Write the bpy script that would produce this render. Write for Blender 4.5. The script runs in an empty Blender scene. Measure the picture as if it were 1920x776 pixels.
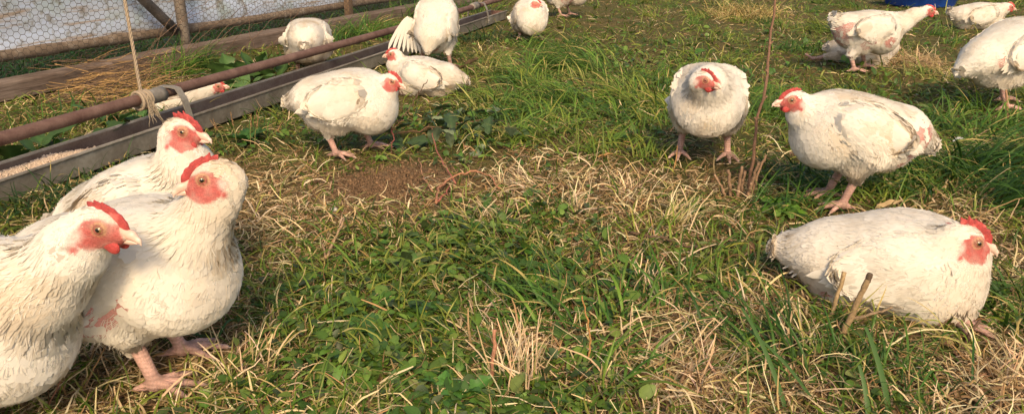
import bpy, math, random
import numpy as np
from mathutils import Vector, Matrix

# ------------------------------------------------------------------ camera, sky, sun, exposure
S = bpy.context.scene
C = S.collection
PITCH = math.radians(20.3); FPX = 1400.0; CAMH = 0.75
cam_d = bpy.data.cameras.new('camera'); cam = bpy.data.objects.new('camera', cam_d); C.objects.link(cam)
cam.location = (0, 0, CAMH); cam.rotation_euler = (math.radians(90) - PITCH, 0, 0)
cam_d.sensor_width = 36.0; cam_d.lens = FPX / 1920 * 36.0; cam_d.clip_start = 0.02; cam_d.clip_end = 600
cam_d.dof.use_dof = False
S.camera = cam
SUN_EL, SUN_AZ = math.radians(40), math.radians(-82)      # azimuth of where the sun stands, from +X towards +Y
w = bpy.data.worlds.new('World'); S.world = w; w.use_nodes = True
nt = w.node_tree; bg = nt.nodes['Background']
sky = nt.nodes.new('ShaderNodeTexSky'); sky.sky_type = 'NISHITA'; sky.sun_disc = False
sky.sun_elevation = SUN_EL; sky.sun_rotation = math.pi / 2 - SUN_AZ
sky.dust_density = 3.0; sky.air_density = 1.0; sky.ozone_density = 0.6
wt = nt.nodes.new('ShaderNodeMix'); wt.data_type = 'RGBA'; wt.blend_type = 'MULTIPLY'; wt.inputs[0].default_value = 1.0; wt.inputs[7].default_value = (1.0, 0.94, 0.86, 1)   # warm milky daylight
nt.links.new(sky.outputs[0], wt.inputs[6]); nt.links.new(wt.outputs[2], bg.inputs[0]); bg.inputs[1].default_value = 0.15
sun_d = bpy.data.lights.new('sun', 'SUN'); sun_d.energy = 2.75; sun_d.angle = math.radians(12); sun_d.color = (1.0, 0.76, 0.45)
sun = bpy.data.objects.new('sun', sun_d); C.objects.link(sun)
sv = Vector((math.cos(SUN_EL) * math.cos(SUN_AZ), math.cos(SUN_EL) * math.sin(SUN_AZ), math.sin(SUN_EL)))
sun.rotation_euler = sv.to_track_quat('Z', 'Y').to_euler(); sun.location = sv * 20
S.view_settings.view_transform = 'Standard'; S.view_settings.look = 'None'
S.view_settings.gamma = 1.0; S.view_settings.use_curve_mapping = False
S.view_settings.exposure = 0.40
S.cycles.max_bounces = 6; S.cycles.diffuse_bounces = 4; S.cycles.transmission_bounces = 3

rng = np.random.default_rng(7)
SP, CP = math.sin(PITCH), math.cos(PITCH)

# ------------------------------------------------------------------ helpers
def at(px, py, z=0.0):
    """ground point seen at a pixel of the 1920x776 photograph"""
    x = (px - 960) / FPX; y = (388 - py) / FPX
    t = (CAMH - z) / (SP - y * CP)
    return np.array([x * t, (CP + y * SP) * t, z])

def atn(px, py):
    x = (px - 960) / FPX; y = (388 - py) / FPX
    t = CAMH / (SP - y * CP)
    return np.stack([x * t, (CP + y * SP) * t], 1), t

_T = np.random.default_rng(3).random((32, 32, 32)).astype(np.float32)
def noise3(p, f=1.0, o=0.0):
    q = np.asarray(p, dtype=np.float64) * f + o
    i = np.floor(q).astype(np.int64); u = q - i; u = u * u * (3 - 2 * u); i &= 31; j = (i + 1) & 31
    def g(a, b, c): return _T[a, b, c]
    x0, y0, z0 = i[:, 0], i[:, 1], i[:, 2]; x1, y1, z1 = j[:, 0], j[:, 1], j[:, 2]
    a = g(x0, y0, z0) * (1 - u[:, 0]) + g(x1, y0, z0) * u[:, 0]
    b = g(x0, y1, z0) * (1 - u[:, 0]) + g(x1, y1, z0) * u[:, 0]
    c = g(x0, y0, z1) * (1 - u[:, 0]) + g(x1, y0, z1) * u[:, 0]
    d = g(x0, y1, z1) * (1 - u[:, 0]) + g(x1, y1, z1) * u[:, 0]
    return (a * (1 - u[:, 1]) + b * u[:, 1]) * (1 - u[:, 2]) + (c * (1 - u[:, 1]) + d * u[:, 1]) * u[:, 2]
def noise2(xy, f=1.0, o=0.0):
    return noise3(np.concatenate([xy, np.zeros((len(xy), 1))], 1), f, o + 0.37)
def nrm(v):
    return v / np.maximum(np.linalg.norm(v, axis=-1, keepdims=True), 1e-9)

def link(name, mesh, parent=None, mat=None):
    o = bpy.data.objects.new(name, mesh); C.objects.link(o)
    if parent is not None: o.parent = parent
    if mat is not None:
        for m in (mat if isinstance(mat, (list, tuple)) else [mat]): mesh.materials.append(m)
    return o

def npmesh(name, V, F, col=None, smooth=True, normals=None, midx=None):
    """V (n,3); F list of int arrays (m,k)"""
    me = bpy.data.meshes.new(name)
    V = np.ascontiguousarray(V, dtype=np.float32)
    me.vertices.add(len(V)); me.vertices.foreach_set('co', V.ravel())
    if not isinstance(F, list): F = [F]
    F = [f for f in F if len(f)]
    loops = np.concatenate([f.ravel() for f in F]).astype(np.int32)
    counts = np.concatenate([np.full(len(f), f.shape[1]) for f in F])
    starts = np.concatenate([[0], np.cumsum(counts)[:-1]]).astype(np.int32)
    me.loops.add(len(loops)); me.loops.foreach_set('vertex_index', loops)
    me.polygons.add(len(counts)); me.polygons.foreach_set('loop_start', starts)
    me.polygons.foreach_set('use_smooth', np.full(len(counts), smooth))
    if midx is not None: me.polygons.foreach_set('material_index', midx.astype(np.int32))
    me.update(calc_edges=True)
    if col is not None:
        a = me.color_attributes.new('Col', 'FLOAT_COLOR', 'POINT')
        c = np.ones((len(V), 4), np.float32); c[:, :3] = np.clip(col, 0, 1); a.data.foreach_set('color', c.ravel())
    if normals is not None:
        me.normals_split_custom_set_from_vertices(np.ascontiguousarray(normals, dtype=np.float32))
    return me

class MB:
    """collects shapes into one mesh"""
    def __init__(s): s.V = []; s.F3 = []; s.F4 = []; s.c = []; s.n = 0
    def add(s, V, F, col=None):
        V = np.asarray(V, float); F = F if isinstance(F, list) else [F]
        for f in F:
            f = np.asarray(f) + s.n
            (s.F3 if f.shape[1] == 3 else s.F4).append(f)
        s.V.append(V); s.n += len(V)
        s.c.append(np.broadcast_to(np.array(col if col is not None else (1, 1, 1), float), (len(V), 3)) if np.ndim(col) < 2 else col)
    def box(s, c, size, R=None, col=None):
        x, y, z = np.array(size) / 2
        v = np.array([[a * x, b * y, d * z] for a in (-1, 1) for b in (-1, 1) for d in (-1, 1)])
        if R is not None: v = v @ np.asarray(R).T
        s.add(v + np.asarray(c), np.array([[0, 1, 3, 2], [4, 6, 7, 5], [0, 4, 5, 1], [2, 3, 7, 6], [0, 2, 6, 4], [1, 5, 7, 3]]), col)
    def tube(s, pts, r, n=8, col=None, cap=True, flat=None):
        pts = np.asarray(pts, float); m = len(pts); r = np.broadcast_to(np.asarray(r, float), (m,))
        t = nrm(np.gradient(pts, axis=0)); up = np.array([0, 0, 1.0])
        if abs(t[0] @ up) > 0.9: up = np.array([1.0, 0, 0])
        V = []; a = nrm(np.cross(t[0], up))
        for i in range(m):
            a = nrm(a - t[i] * (a @ t[i])); b = np.cross(t[i], a)
            an = np.linspace(0, 2 * np.pi, n, endpoint=False)
            V.append(pts[i] + r[i] * (np.cos(an)[:, None] * a + np.sin(an)[:, None] * b * (flat or 1)))
        V = np.concatenate(V); i = np.arange(m - 1)[:, None] * n; j = np.arange(n)[None]
        q = np.stack([i + j, i + (j + 1) % n, i + n + (j + 1) % n, i + n + j], 2).reshape(-1, 4)
        F = [q]
        if cap:
            V = np.concatenate([V, pts[:1], pts[-1:]]); k = np.arange(n)
            F.append(np.stack([np.full(n, m * n), (k + 1) % n, k], 1)); F.append(np.stack([np.full(n, m * n + 1), (m - 1) * n + k, (m - 1) * n + (k + 1) % n], 1))
        s.add(V, F, col if col is None or np.ndim(col) < 2 else None)
    def strip(s, A, B, col=None):
        """ribbon between two polylines"""
        A = np.asarray(A); m = len(A); k = np.arange(m - 1)
        s.add(np.concatenate([A, B]), np.stack([k, k + 1, m + k + 1, m + k], 1), col)
    def build(s, name, mat, parent=None, smooth=True, **kw):
        F = []
        if s.F4: F.append(np.concatenate(s.F4))
        if s.F3: F.append(np.concatenate(s.F3))
        me = npmesh(name, np.concatenate(s.V), F, np.concatenate(s.c), smooth, **kw)
        return link(name, me, parent, mat)

def tag(o, label=None, cat=None, group=None, kind=None):
    if label: o['label'] = label
    if cat: o['category'] = cat
    if group: o['group'] = group
    if kind: o['kind'] = kind
    return o
def empty(name, loc, rz=0.0):
    o = bpy.data.objects.new(name, None); C.objects.link(o); o.location = Vector(loc); o.rotation_euler = (0, 0, rz)
    o.empty_display_size = 0.05; return o

# ------------------------------------------------------------------ materials
class NB:
    def __init__(s, name):
        s.m = bpy.data.materials.new(name); s.m.use_nodes = True; s.t = s.m.node_tree
        s.p = s.t.nodes['Principled BSDF']; s.out = s.t.nodes['Material Output']
    def n(s, typ, **kw):
        x = s.t.nodes.new(typ)
        for k, v in kw.items(): setattr(x, k, v)
        return x
    def l(s, a, b): s.t.links.new(a, b)
    def noise(s, scale, detail=4, rough=0.55, coord='Object', dist=0.0, vec=None):
        x = s.n('ShaderNodeTexNoise'); x.inputs['Scale'].default_value = scale; x.inputs['Detail'].default_value = detail
        x.inputs['Roughness'].default_value = rough; x.inputs['Distortion'].default_value = dist
        if vec is None:
            tc = s.n('ShaderNodeTexCoord'); vec = tc.outputs[coord]
        s.l(vec, x.inputs['Vector']); return x
    def ramp(s, fac, stops):
        x = s.n('ShaderNodeValToRGB'); e = x.color_ramp.elements
        while len(e) < len(stops): e.new(0.5)
        for i, (p, c) in enumerate(stops):
            e[i].position = p; e[i].color = (*c, 1) if len(c) == 3 else c
        s.l(fac, x.inputs[0]); return x
    def mix(s, fac, a, b, typ='MIX'):
        x = s.n('ShaderNodeMix', data_type='RGBA', blend_type=typ)
        for v, k in ((fac, 0), (a, 6), (b, 7)):
            if isinstance(v, (int, float)): x.inputs[k].default_value = v
            elif isinstance(v, tuple): x.inputs[k].default_value = (*v, 1)
            else: s.l(v, x.inputs[k])
        return x.outputs[2]
    def bump(s, h, strength, dist):
        x = s.n('ShaderNodeBump'); x.inputs['Strength'].default_value = strength; x.inputs['Distance'].default_value = dist
        s.l(h, x.inputs['Height']); s.l(x.outputs[0], s.p.inputs['Normal']); return x
    def translucent(s, colsock, fac):
        tr = s.n('ShaderNodeBsdfTranslucent'); mx = s.n('ShaderNodeMixShader'); mx.inputs[0].default_value = fac
        s.l(colsock, tr.inputs[0]); s.l(s.p.outputs[0], mx.inputs[1]); s.l(tr.outputs[0], mx.inputs[2]); s.l(mx.outputs[0], s.out.inputs[0])

def mat_attr(name, rough=0.6, trans=0.0, spec=0.3, nscale=0, namt=0.0, bump=None, sss=0.0):
    b = NB(name); a = b.n('ShaderNodeAttribute', attribute_name='Col'); c = a.outputs['Color']
    if nscale:
        nz = b.noise(nscale, 3); r = b.ramp(nz.outputs[0], [(0.3, (1 - namt,) * 3), (0.7, (1, 1, 1))]); c = b.mix(1.0, c, r.outputs[0], 'MULTIPLY')
    b.l(c, b.p.inputs['Base Color']); b.p.inputs['Roughness'].default_value = rough; b.p.inputs['Specular IOR Level'].default_value = spec
    if sss:
        b.p.inputs['Subsurface Weight'].default_value = sss; b.p.inputs['Subsurface Radius'].default_value = (0.012, 0.004, 0.002); b.p.inputs['Subsurface Scale'].default_value = 0.6
    if bump: b.bump(b.noise(bump[0], 3).outputs[0], bump[1], bump[2])
    if trans: b.translucent(c, trans)
    return b.m
M = {}
M['feather'] = mat_attr('feather', 0.9, 0.22, 0.1)
M['body'] = mat_attr('bird_body', 0.6, 0, 0.3, 300, 0.28, (520, 0.9, 0.0022), 0.10)
M['comb'] = mat_attr('comb_skin', 0.5, 0, 0.45, 420, 0.30, (700, 0.9, 0.002), 0.15)
M['beak'] = mat_attr('beak_horn', 0.35, 0, 0.5, 150, 0.12)
M['eye'] = mat_attr('eye_surface', 0.06, 0, 0.9)
M['blade'] = mat_attr('grass_blade', 0.5, 0.30, 0.35)
M['leaf'] = mat_attr('weed_leaf', 0.5, 0.22, 0.4, 90, 0.18)
M['straw'] = mat_attr('dry_straw', 0.75, 0.15, 0.2)
M['stick'] = mat_attr('plant_stem', 0.8, 0, 0.2, 160, 0.45, (240, 0.6, 0.002))
# ------------------------------------------------------------------ ground
def ground_h(xy):
    d = np.clip(1.3 - np.abs(xy).max(1) / 14, 0, 1)
    return ((noise2(xy, 2.3) - 0.5) * 0.030 + (noise2(xy, 8.0, 5) - 0.5) * 0.014 + (noise2(xy, 30.0, 9) - 0.5) * 0.006) * np.clip(d, 0, 1) - 0.004
def ground():
    g = np.concatenate([-np.geomspace(160, 6.2, 16), np.linspace(-6, 6, 260), np.geomspace(6.2, 160, 16)])
    gy = np.concatenate([-np.geomspace(160, 2.2, 16), np.linspace(-2, 10, 270), np.geomspace(10.3, 200, 16)])
    X, Y = np.meshgrid(g, gy, indexing='ij'); xy = np.stack([X.ravel(), Y.ravel()], 1)
    V = np.concatenate([xy, ground_h(xy)[:, None]], 1)
    nx, ny = len(g), len(gy); i, j = np.meshgrid(np.arange(nx - 1), np.arange(ny - 1), indexing='ij')
    k = (i * ny + j).ravel(); F = np.stack([k, k + ny, k + ny + 1, k + 1], 1)
    b = NB('soil')
    n1 = b.noise(3.0, 6, 0.6); n2 = b.noise(45, 5, 0.65); n3 = b.noise(220, 3)
    c1 = b.ramp(n1.outputs[0], [(0.35, (0.085, 0.10, 0.028)), (0.55, (0.13, 0.11, 0.042)), (0.7, (0.18, 0.13, 0.06))])
    c2 = b.ramp(n2.outputs[0], [(0.3, (0.45, 0.42, 0.36)), (0.65, (1.15, 1.1, 1.0))])
    c = b.mix(1.0, c1.outputs[0], c2.outputs[0], 'MULTIPLY')
    # bare trampled earth patch
    geo = b.n('ShaderNodeNewGeometry'); vm = b.n('ShaderNodeVectorMath', operation='DISTANCE'); b.l(geo.outputs['Position'], vm.inputs[0])
    P = at(715, 350); vm.inputs[1].default_value = (P[0], P[1], 0)
    ad = b.n('ShaderNodeMath', operation='MULTIPLY_ADD'); b.l(n1.outputs[0], ad.inputs[0]); ad.inputs[1].default_value = -0.35; b.l(vm.outputs['Value'], ad.inputs[2])
    r = b.ramp(ad.outputs[0], [(0.00, (1, 1, 1)), (0.12, (0, 0, 0))])
    c2b = b.ramp(n2.outputs[0], [(0.3, (0.10, 0.065, 0.036)), (0.7, (0.23, 0.155, 0.088))])
    c = b.mix(r.outputs[0], c, c2b.outputs[0])
    b.l(c, b.p.inputs['Base Color']); b.p.inputs['Roughness'].default_value = 0.95; b.p.inputs['Specular IOR Level'].default_value = 0.15
    b.bump(n2.outputs[0], 1.0, 0.02)
    tag(link('ground', npmesh('ground', V, F), None, b.m), kind='structure')
ground()

# ------------------------------------------------------------------ pen wall: beam, posts, netting, curtain
B0 = at(0, 190)[:2]; B1 = at(640, 57)[:2]
bd = nrm(B1 - B0); bn = np.array([-bd[1], bd[0]])            # along the wall / away from the camera (outwards)
def wall_pt(s, o, z): p = B0 + bd * s + bn * o; return np.array([p[0], p[1], z])
WL0, WL1 = -2.6, 6.4
def wood_mat(name, ca, cb):
    b = NB(name); tc = b.n('ShaderNodeTexCoord'); mp = b.n('ShaderNodeMapping'); b.l(tc.outputs['Object'], mp.inputs[0]); mp.inputs['Scale'].default_value = (1.2, 22, 22)
    n1 = b.noise(3.5, 6, 0.65, vec=mp.outputs[0], dist=0.6); n2 = b.noise(7, 4)
    r = b.ramp(n1.outputs[0], [(0.3, ca), (0.7, cb)]); r2 = b.ramp(n2.outputs[0], [(0.35, (0.6, 0.55, 0.5)), (0.65, (1, 1, 1))])
    c = b.mix(1.0, r.outputs[0], r2.outputs[0], 'MULTIPLY'); b.l(c, b.p.inputs['Base Color']); b.p.inputs['Roughness'].default_value = 0.85
    b.bump(n1.outputs[0], 0.7, 0.006); return b.m
def beam():
    # local frame: x along the wall
    o = empty_ = None
    L = WL1 - WL0; n = 60; xs = np.linspace(0, L, n); h, wd = 0.085, 0.135; r = 0.010
    sec = np.array([[0, 0], [0, h - r], [0.4 * r, h - 0.3 * r], [r, h], [wd * 0.5, h + 0.002], [wd - r, h], [wd, h - r], [wd, 0]])
    V = []
    for x in xs:
        w_ = (noise3(np.array([[x, i * 0.7, 0] for i in range(len(sec))]), 2.2) - 0.5) * 0.010
        V.append(np.stack([np.full(len(sec), x), sec[:, 0] + w_, sec[:, 1] + w_ * 0.8], 1))
    V = np.concatenate(V); m = len(sec); i = np.arange(n - 1)[:, None] * m; j = np.arange(m)[None]
    F = np.stack([i + j, i + (j + 1) % m, i + m + (j + 1) % m, i + m + j], 2).reshape(-1, 4)
    me = npmesh('timber_beam', V, F, smooth=False)
    o = link('timber_beam', me, None, wood_mat('weathered_timber', (0.085, 0.055, 0.042), (0.27, 0.205, 0.165)))
    o.location = Vector(wall_pt(WL0, 0, -0.004)); o.rotation_euler = (0, 0, math.atan2(bd[1], bd[0]))
    tag(o, 'long weathered grey brown timber beam lying along the foot of the wire netting', 'beam')
beam()
def metal_mat(name, ca, cb, rough=0.5, metallic=0.7, sc=9):
    b = NB(name); n1 = b.noise(sc, 6, 0.65); n2 = b.noise(sc * 14, 3)
    r = b.ramp(n1.outputs[0], [(0.32, ca), (0.68, cb)]); r2 = b.ramp(n2.outputs[0], [(0.3, (0.75, 0.72, 0.7)), (0.7, (1, 1, 1))])
    b.l(b.mix(1.0, r.outputs[0], r2.outputs[0], 'MULTIPLY'), b.p.inputs['Base Color'])
    b.p.inputs['Roughness'].default_value = rough; b.p.inputs['Metallic'].default_value = metallic
    b.bump(n2.outputs[0], 0.3, 0.001); return b.m
M['galv'] = metal_mat('galvanised_steel', (0.15, 0.125, 0.10), (0.36, 0.335, 0.29), 0.6, 0.15, 5)
M['galv_dirty'] = metal_mat('dirty_steel', (0.13, 0.085, 0.065), (0.24, 0.19, 0.155), 0.7, 0.2, 11)
M['rust'] = metal_mat('rusty_pipe', (0.115, 0.055, 0.042), (0.24, 0.145, 0.115), 0.75, 0.15, 14)
M['post'] = metal_mat('post_pipe', (0.17, 0.13, 0.10), (0.34, 0.29, 0.24), 0.6, 0.3, 10)
M['darkpipe'] = metal_mat('brace_pipe', (0.085, 0.075, 0.075), (0.17, 0.15, 0.145), 0.55, 0.4, 10)

def s_at(px, py, off):
    """distance along the wall of the point in plane offset `off` on the pixel column px (height from py)"""
    x = (px - 960) / FPX; y = (388 - py) / FPX; d = np.array([x, CP + y * SP]); 
    A = np.array([[d[0], -bd[0]], [d[1], -bd[1]]]); q = B0 + bn * off
    t, s = np.linalg.solve(A, q); return s, CAMH + t * (-SP + y * CP)
OFF_NET, OFF_POST, OFF_SHEET = 0.142, 0.19, 0.30
s1, z1 = s_at(346, 72, OFF_POST); s0, z0 = s_at(334, 2, OFF_POST)
m = MB(); b0 = wall_pt(s1, OFF_POST, -0.02); b1 = wall_pt(s1 + 0.01, OFF_POST, 1.25); m.tube(np.linspace(b0, b1, 8), 0.034, 20)
o = m.build('wall_post', M['post']); tag(o, 'upright weathered metal post joined by a dark slanting brace behind the wire netting', 'post')
sa, za = s_at(268, 0, OFF_POST); sb, zb = s_at(322, 52, OFF_POST)
m = MB(); pa = wall_pt(sa, OFF_POST - 0.005, za); pb = wall_pt(sb, OFF_POST - 0.005, zb); dd = pa - pb
m.tube(np.linspace(pb - dd * 0.12, pa + dd * 2.5, 8), 0.031, 18)
o = m.build('wall_brace', M['darkpipe']); tag(o, 'dark grey diagonal metal brace running up and away from the metal post', 'brace')
s2, _ = s_at(652, 22, OFF_POST)
m = MB(); ang = math.atan2(bd[1], bd[0]); Rz = np.array([[math.cos(ang), -math.sin(ang), 0], [math.sin(ang), math.cos(ang), 0], [0, 0, 1]])
m.box(wall_pt(s2, OFF_POST - 0.01, 0.60), (0.055, 0.05, 1.25), Rz)
o = m.build('wooden_stake', wood_mat('stake_wood', (0.12, 0.075, 0.045), (0.30, 0.20, 0.13)), smooth=False)
tag(o, 'square brown wooden stake behind the netting above the bird with its rear turned', 'post')

def netting():
    a = 0.021; H = 1.15; L0, L1 = WL0, WL1      # flat topped hexagons, side a
    cw = 3 * a; ch = math.sqrt(3) * a * 0.95; pts = []; 
    nx = int((L1 - L0) / cw); nz = int(H / ch)
    segs = []
    for i in range(nx):
        for k in range(nz):
            for (ox, oz) in ((0, 0), (1.5 * a, ch / 2)):
                x = i * cw + ox; z = k * ch + oz
                p0 = (x - a / 2, z); p1 = (x + a / 2, z); p2 = (x + a, z + ch / 2); p3 = (x + a, z - ch / 2)
                segs += [(p0, p1), (p1, p2), (p1, p3)]
    sg = np.array(segs)                                     # n,2,2
    def warp(p):
        q = np.stack([p[:, 0], p[:, 1], np.zeros(len(p))], 1)
        dx = (noise3(q, 7) - 0.5) * 0.010 + (noise3(q, 1.3, 3) - 0.5) * 0.03; dz = (noise3(q, 7, 11) - 0.5) * 0.010 + (noise3(q, 1.5, 8) - 0.5) * 0.04; do = (noise3(q, 2.5, 21) - 0.5) * 0.02
        s = L0 + p[:, 0] + dx; z = 0.065 + p[:, 1] + dz; P = B0 + bd * s[:, None] + bn * (OFF_NET + do)[:, None]
        return np.concatenate([P, z[:, None]], 1)
    A = warp(sg[:, 0]); Bp = warp(sg[:, 1]); n = len(A); r = np.where(np.arange(n) % 3 == 0, 0.0018, 0.0011)[:, None]
    t = nrm(Bp - A); o3 = np.array([bn[0], bn[1], 0.0]); u = nrm(np.cross(t, o3)); v = np.cross(t, u)
    V = []; 
    for an in (0, 2.094, 4.189): V.append(A + r * (math.cos(an) * u + math.sin(an) * v))
    for an in (0, 2.094, 4.189): V.append(Bp + r * (math.cos(an) * u + math.sin(an) * v))
    V = np.stack(V, 1).reshape(-1, 3); k = np.arange(n)[:, None] * 6
    F = np.concatenate([k + np.array([[0, 1, 4, 3]]), k + np.array([[1, 2, 5, 4]]), k + np.array([[2, 0, 3, 5]])])
    b = NB('netting_wire'); b.p.inputs['Base Color'].default_value = (0.07, 0.055, 0.045, 1); b.p.inputs['Roughness'].default_value = 0.6; b.p.inputs['Metallic'].default_value = 0.4
    o = link('wire_netting', npmesh('wire_netting', V, F), None, b.m)
    tag(o, 'hexagonal chicken wire netting stretched above the timber beam', 'netting')
netting()
def curtain():
    root = empty('side_curtain', wall_pt(0, OFF_SHEET, 0.1))
    inv = -np.array(root.location)
    n = 240; ss = np.linspace(WL0 - 0.6, WL1 + 0.5, n); zz = np.linspace(0.150, 1.25, 40)
    S_, Z_ = np.meshgrid(ss, zz, indexing='ij'); q = np.stack([S_.ravel(), Z_.ravel(), np.zeros(S_.size)], 1)
    fold = (noise3(q * np.array([0.7, 9, 1]), 1.0) - 0.5) * 0.05 + (noise3(q * np.array([2.5, 3, 1]), 1.0, 5) - 0.5) * 0.03
    sag = (noise3(np.stack([S_.ravel(), q[:, 2], q[:, 2]], 1), 0.9, 4) - 0.5) * 0.03
    off = OFF_SHEET + fold + (q[:, 1] - 0.15) * 0.10
    P = B0 + bd * q[:, :1] + bn * off[:, None]; V = np.concatenate([P, (q[:, 1] + sag)[:, None]], 1) + inv
    m = len(zz); i, j = np.meshgrid(np.arange(n - 1), np.arange(m - 1), indexing='ij'); k = (i * m + j).ravel()
    F = np.stack([k, k + m, k + m + 1, k + 1], 1)
    b = NB('white_sheeting'); tc = b.n('ShaderNodeTexCoord'); mp = b.n('ShaderNodeMapping'); b.l(tc.outputs['Object'], mp.inputs[0])
    mp.inputs['Rotation'].default_value = (0, 0, -ang); mp.inputs['Scale'].default_value = (1.0, 1.0, 9.0)
    n1 = b.noise(2.2, 5, 0.6, vec=mp.outputs[0], dist=0.4); n2 = b.noise(14, 5, 0.7); n3 = b.noise(5, 4, 0.6)
    r = b.ramp(n1.outputs[0], [(0.36, (0.40, 0.32, 0.26)), (0.45, (0.52, 0.58, 0.70)), (0.8, (0.62, 0.72, 0.94))])
    r2 = b.ramp(n2.outputs[0], [(0.36, (0.55, 0.48, 0.38)), (0.48, (1, 1, 1))])
    r3 = b.ramp(n3.outputs[0], [(0.36, (0.80, 0.84, 0.72)), (0.52, (1, 1, 1))])
    c = b.mix(1.0, r.outputs[0], r2.outputs[0], 'MULTIPLY'); c = b.mix(1.0, c, r3.outputs[0], 'MULTIPLY')
    b.l(c, b.p.inputs['Base Color']); b.p.inputs['Roughness'].default_value = 0.45
    me = npmesh('sheet', V, F); link('sheet', me, root, b.m)
    # muddy rolled hem
    mb = MB(); sx = np.linspace(WL0 - 0.6, WL1 + 0.5, 140)
    sg2 = (noise3(np.stack([sx, sx * 0, sx * 0], 1), 0.9, 4) - 0.5) * 0.03
    c_ = np.stack([np.append(B0 + bd * s + bn * (OFF_SHEET - 0.004), 0.145 + g) for s, g in zip(sx, sg2)]) + inv
    rr = 0.030 + (noise3(np.stack([sx, sx * 0, sx * 0], 1), 6, 14) - 0.5) * 0.008
    mb.tube(c_, rr, 14)
    b = NB('muddy_hem'); n1 = b.noise(16, 6, 0.7); r = b.ramp(n1.outputs[0], [(0.3, (0.11, 0.075, 0.050)), (0.55, (0.21, 0.155, 0.11)), (0.75, (0.36, 0.31, 0.26))]); b.l(r.outputs[0], b.p.inputs['Base Color']); b.p.inputs['Roughness'].default_value = 0.9; b.bump(n1.outputs[0], 0.8, 0.01)
    mb.build('hem_roll', b.m, root)
    tag(root, 'white stained plastic side curtain with a muddy rolled hem behind the netting', 'curtain')
curtain()

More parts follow.
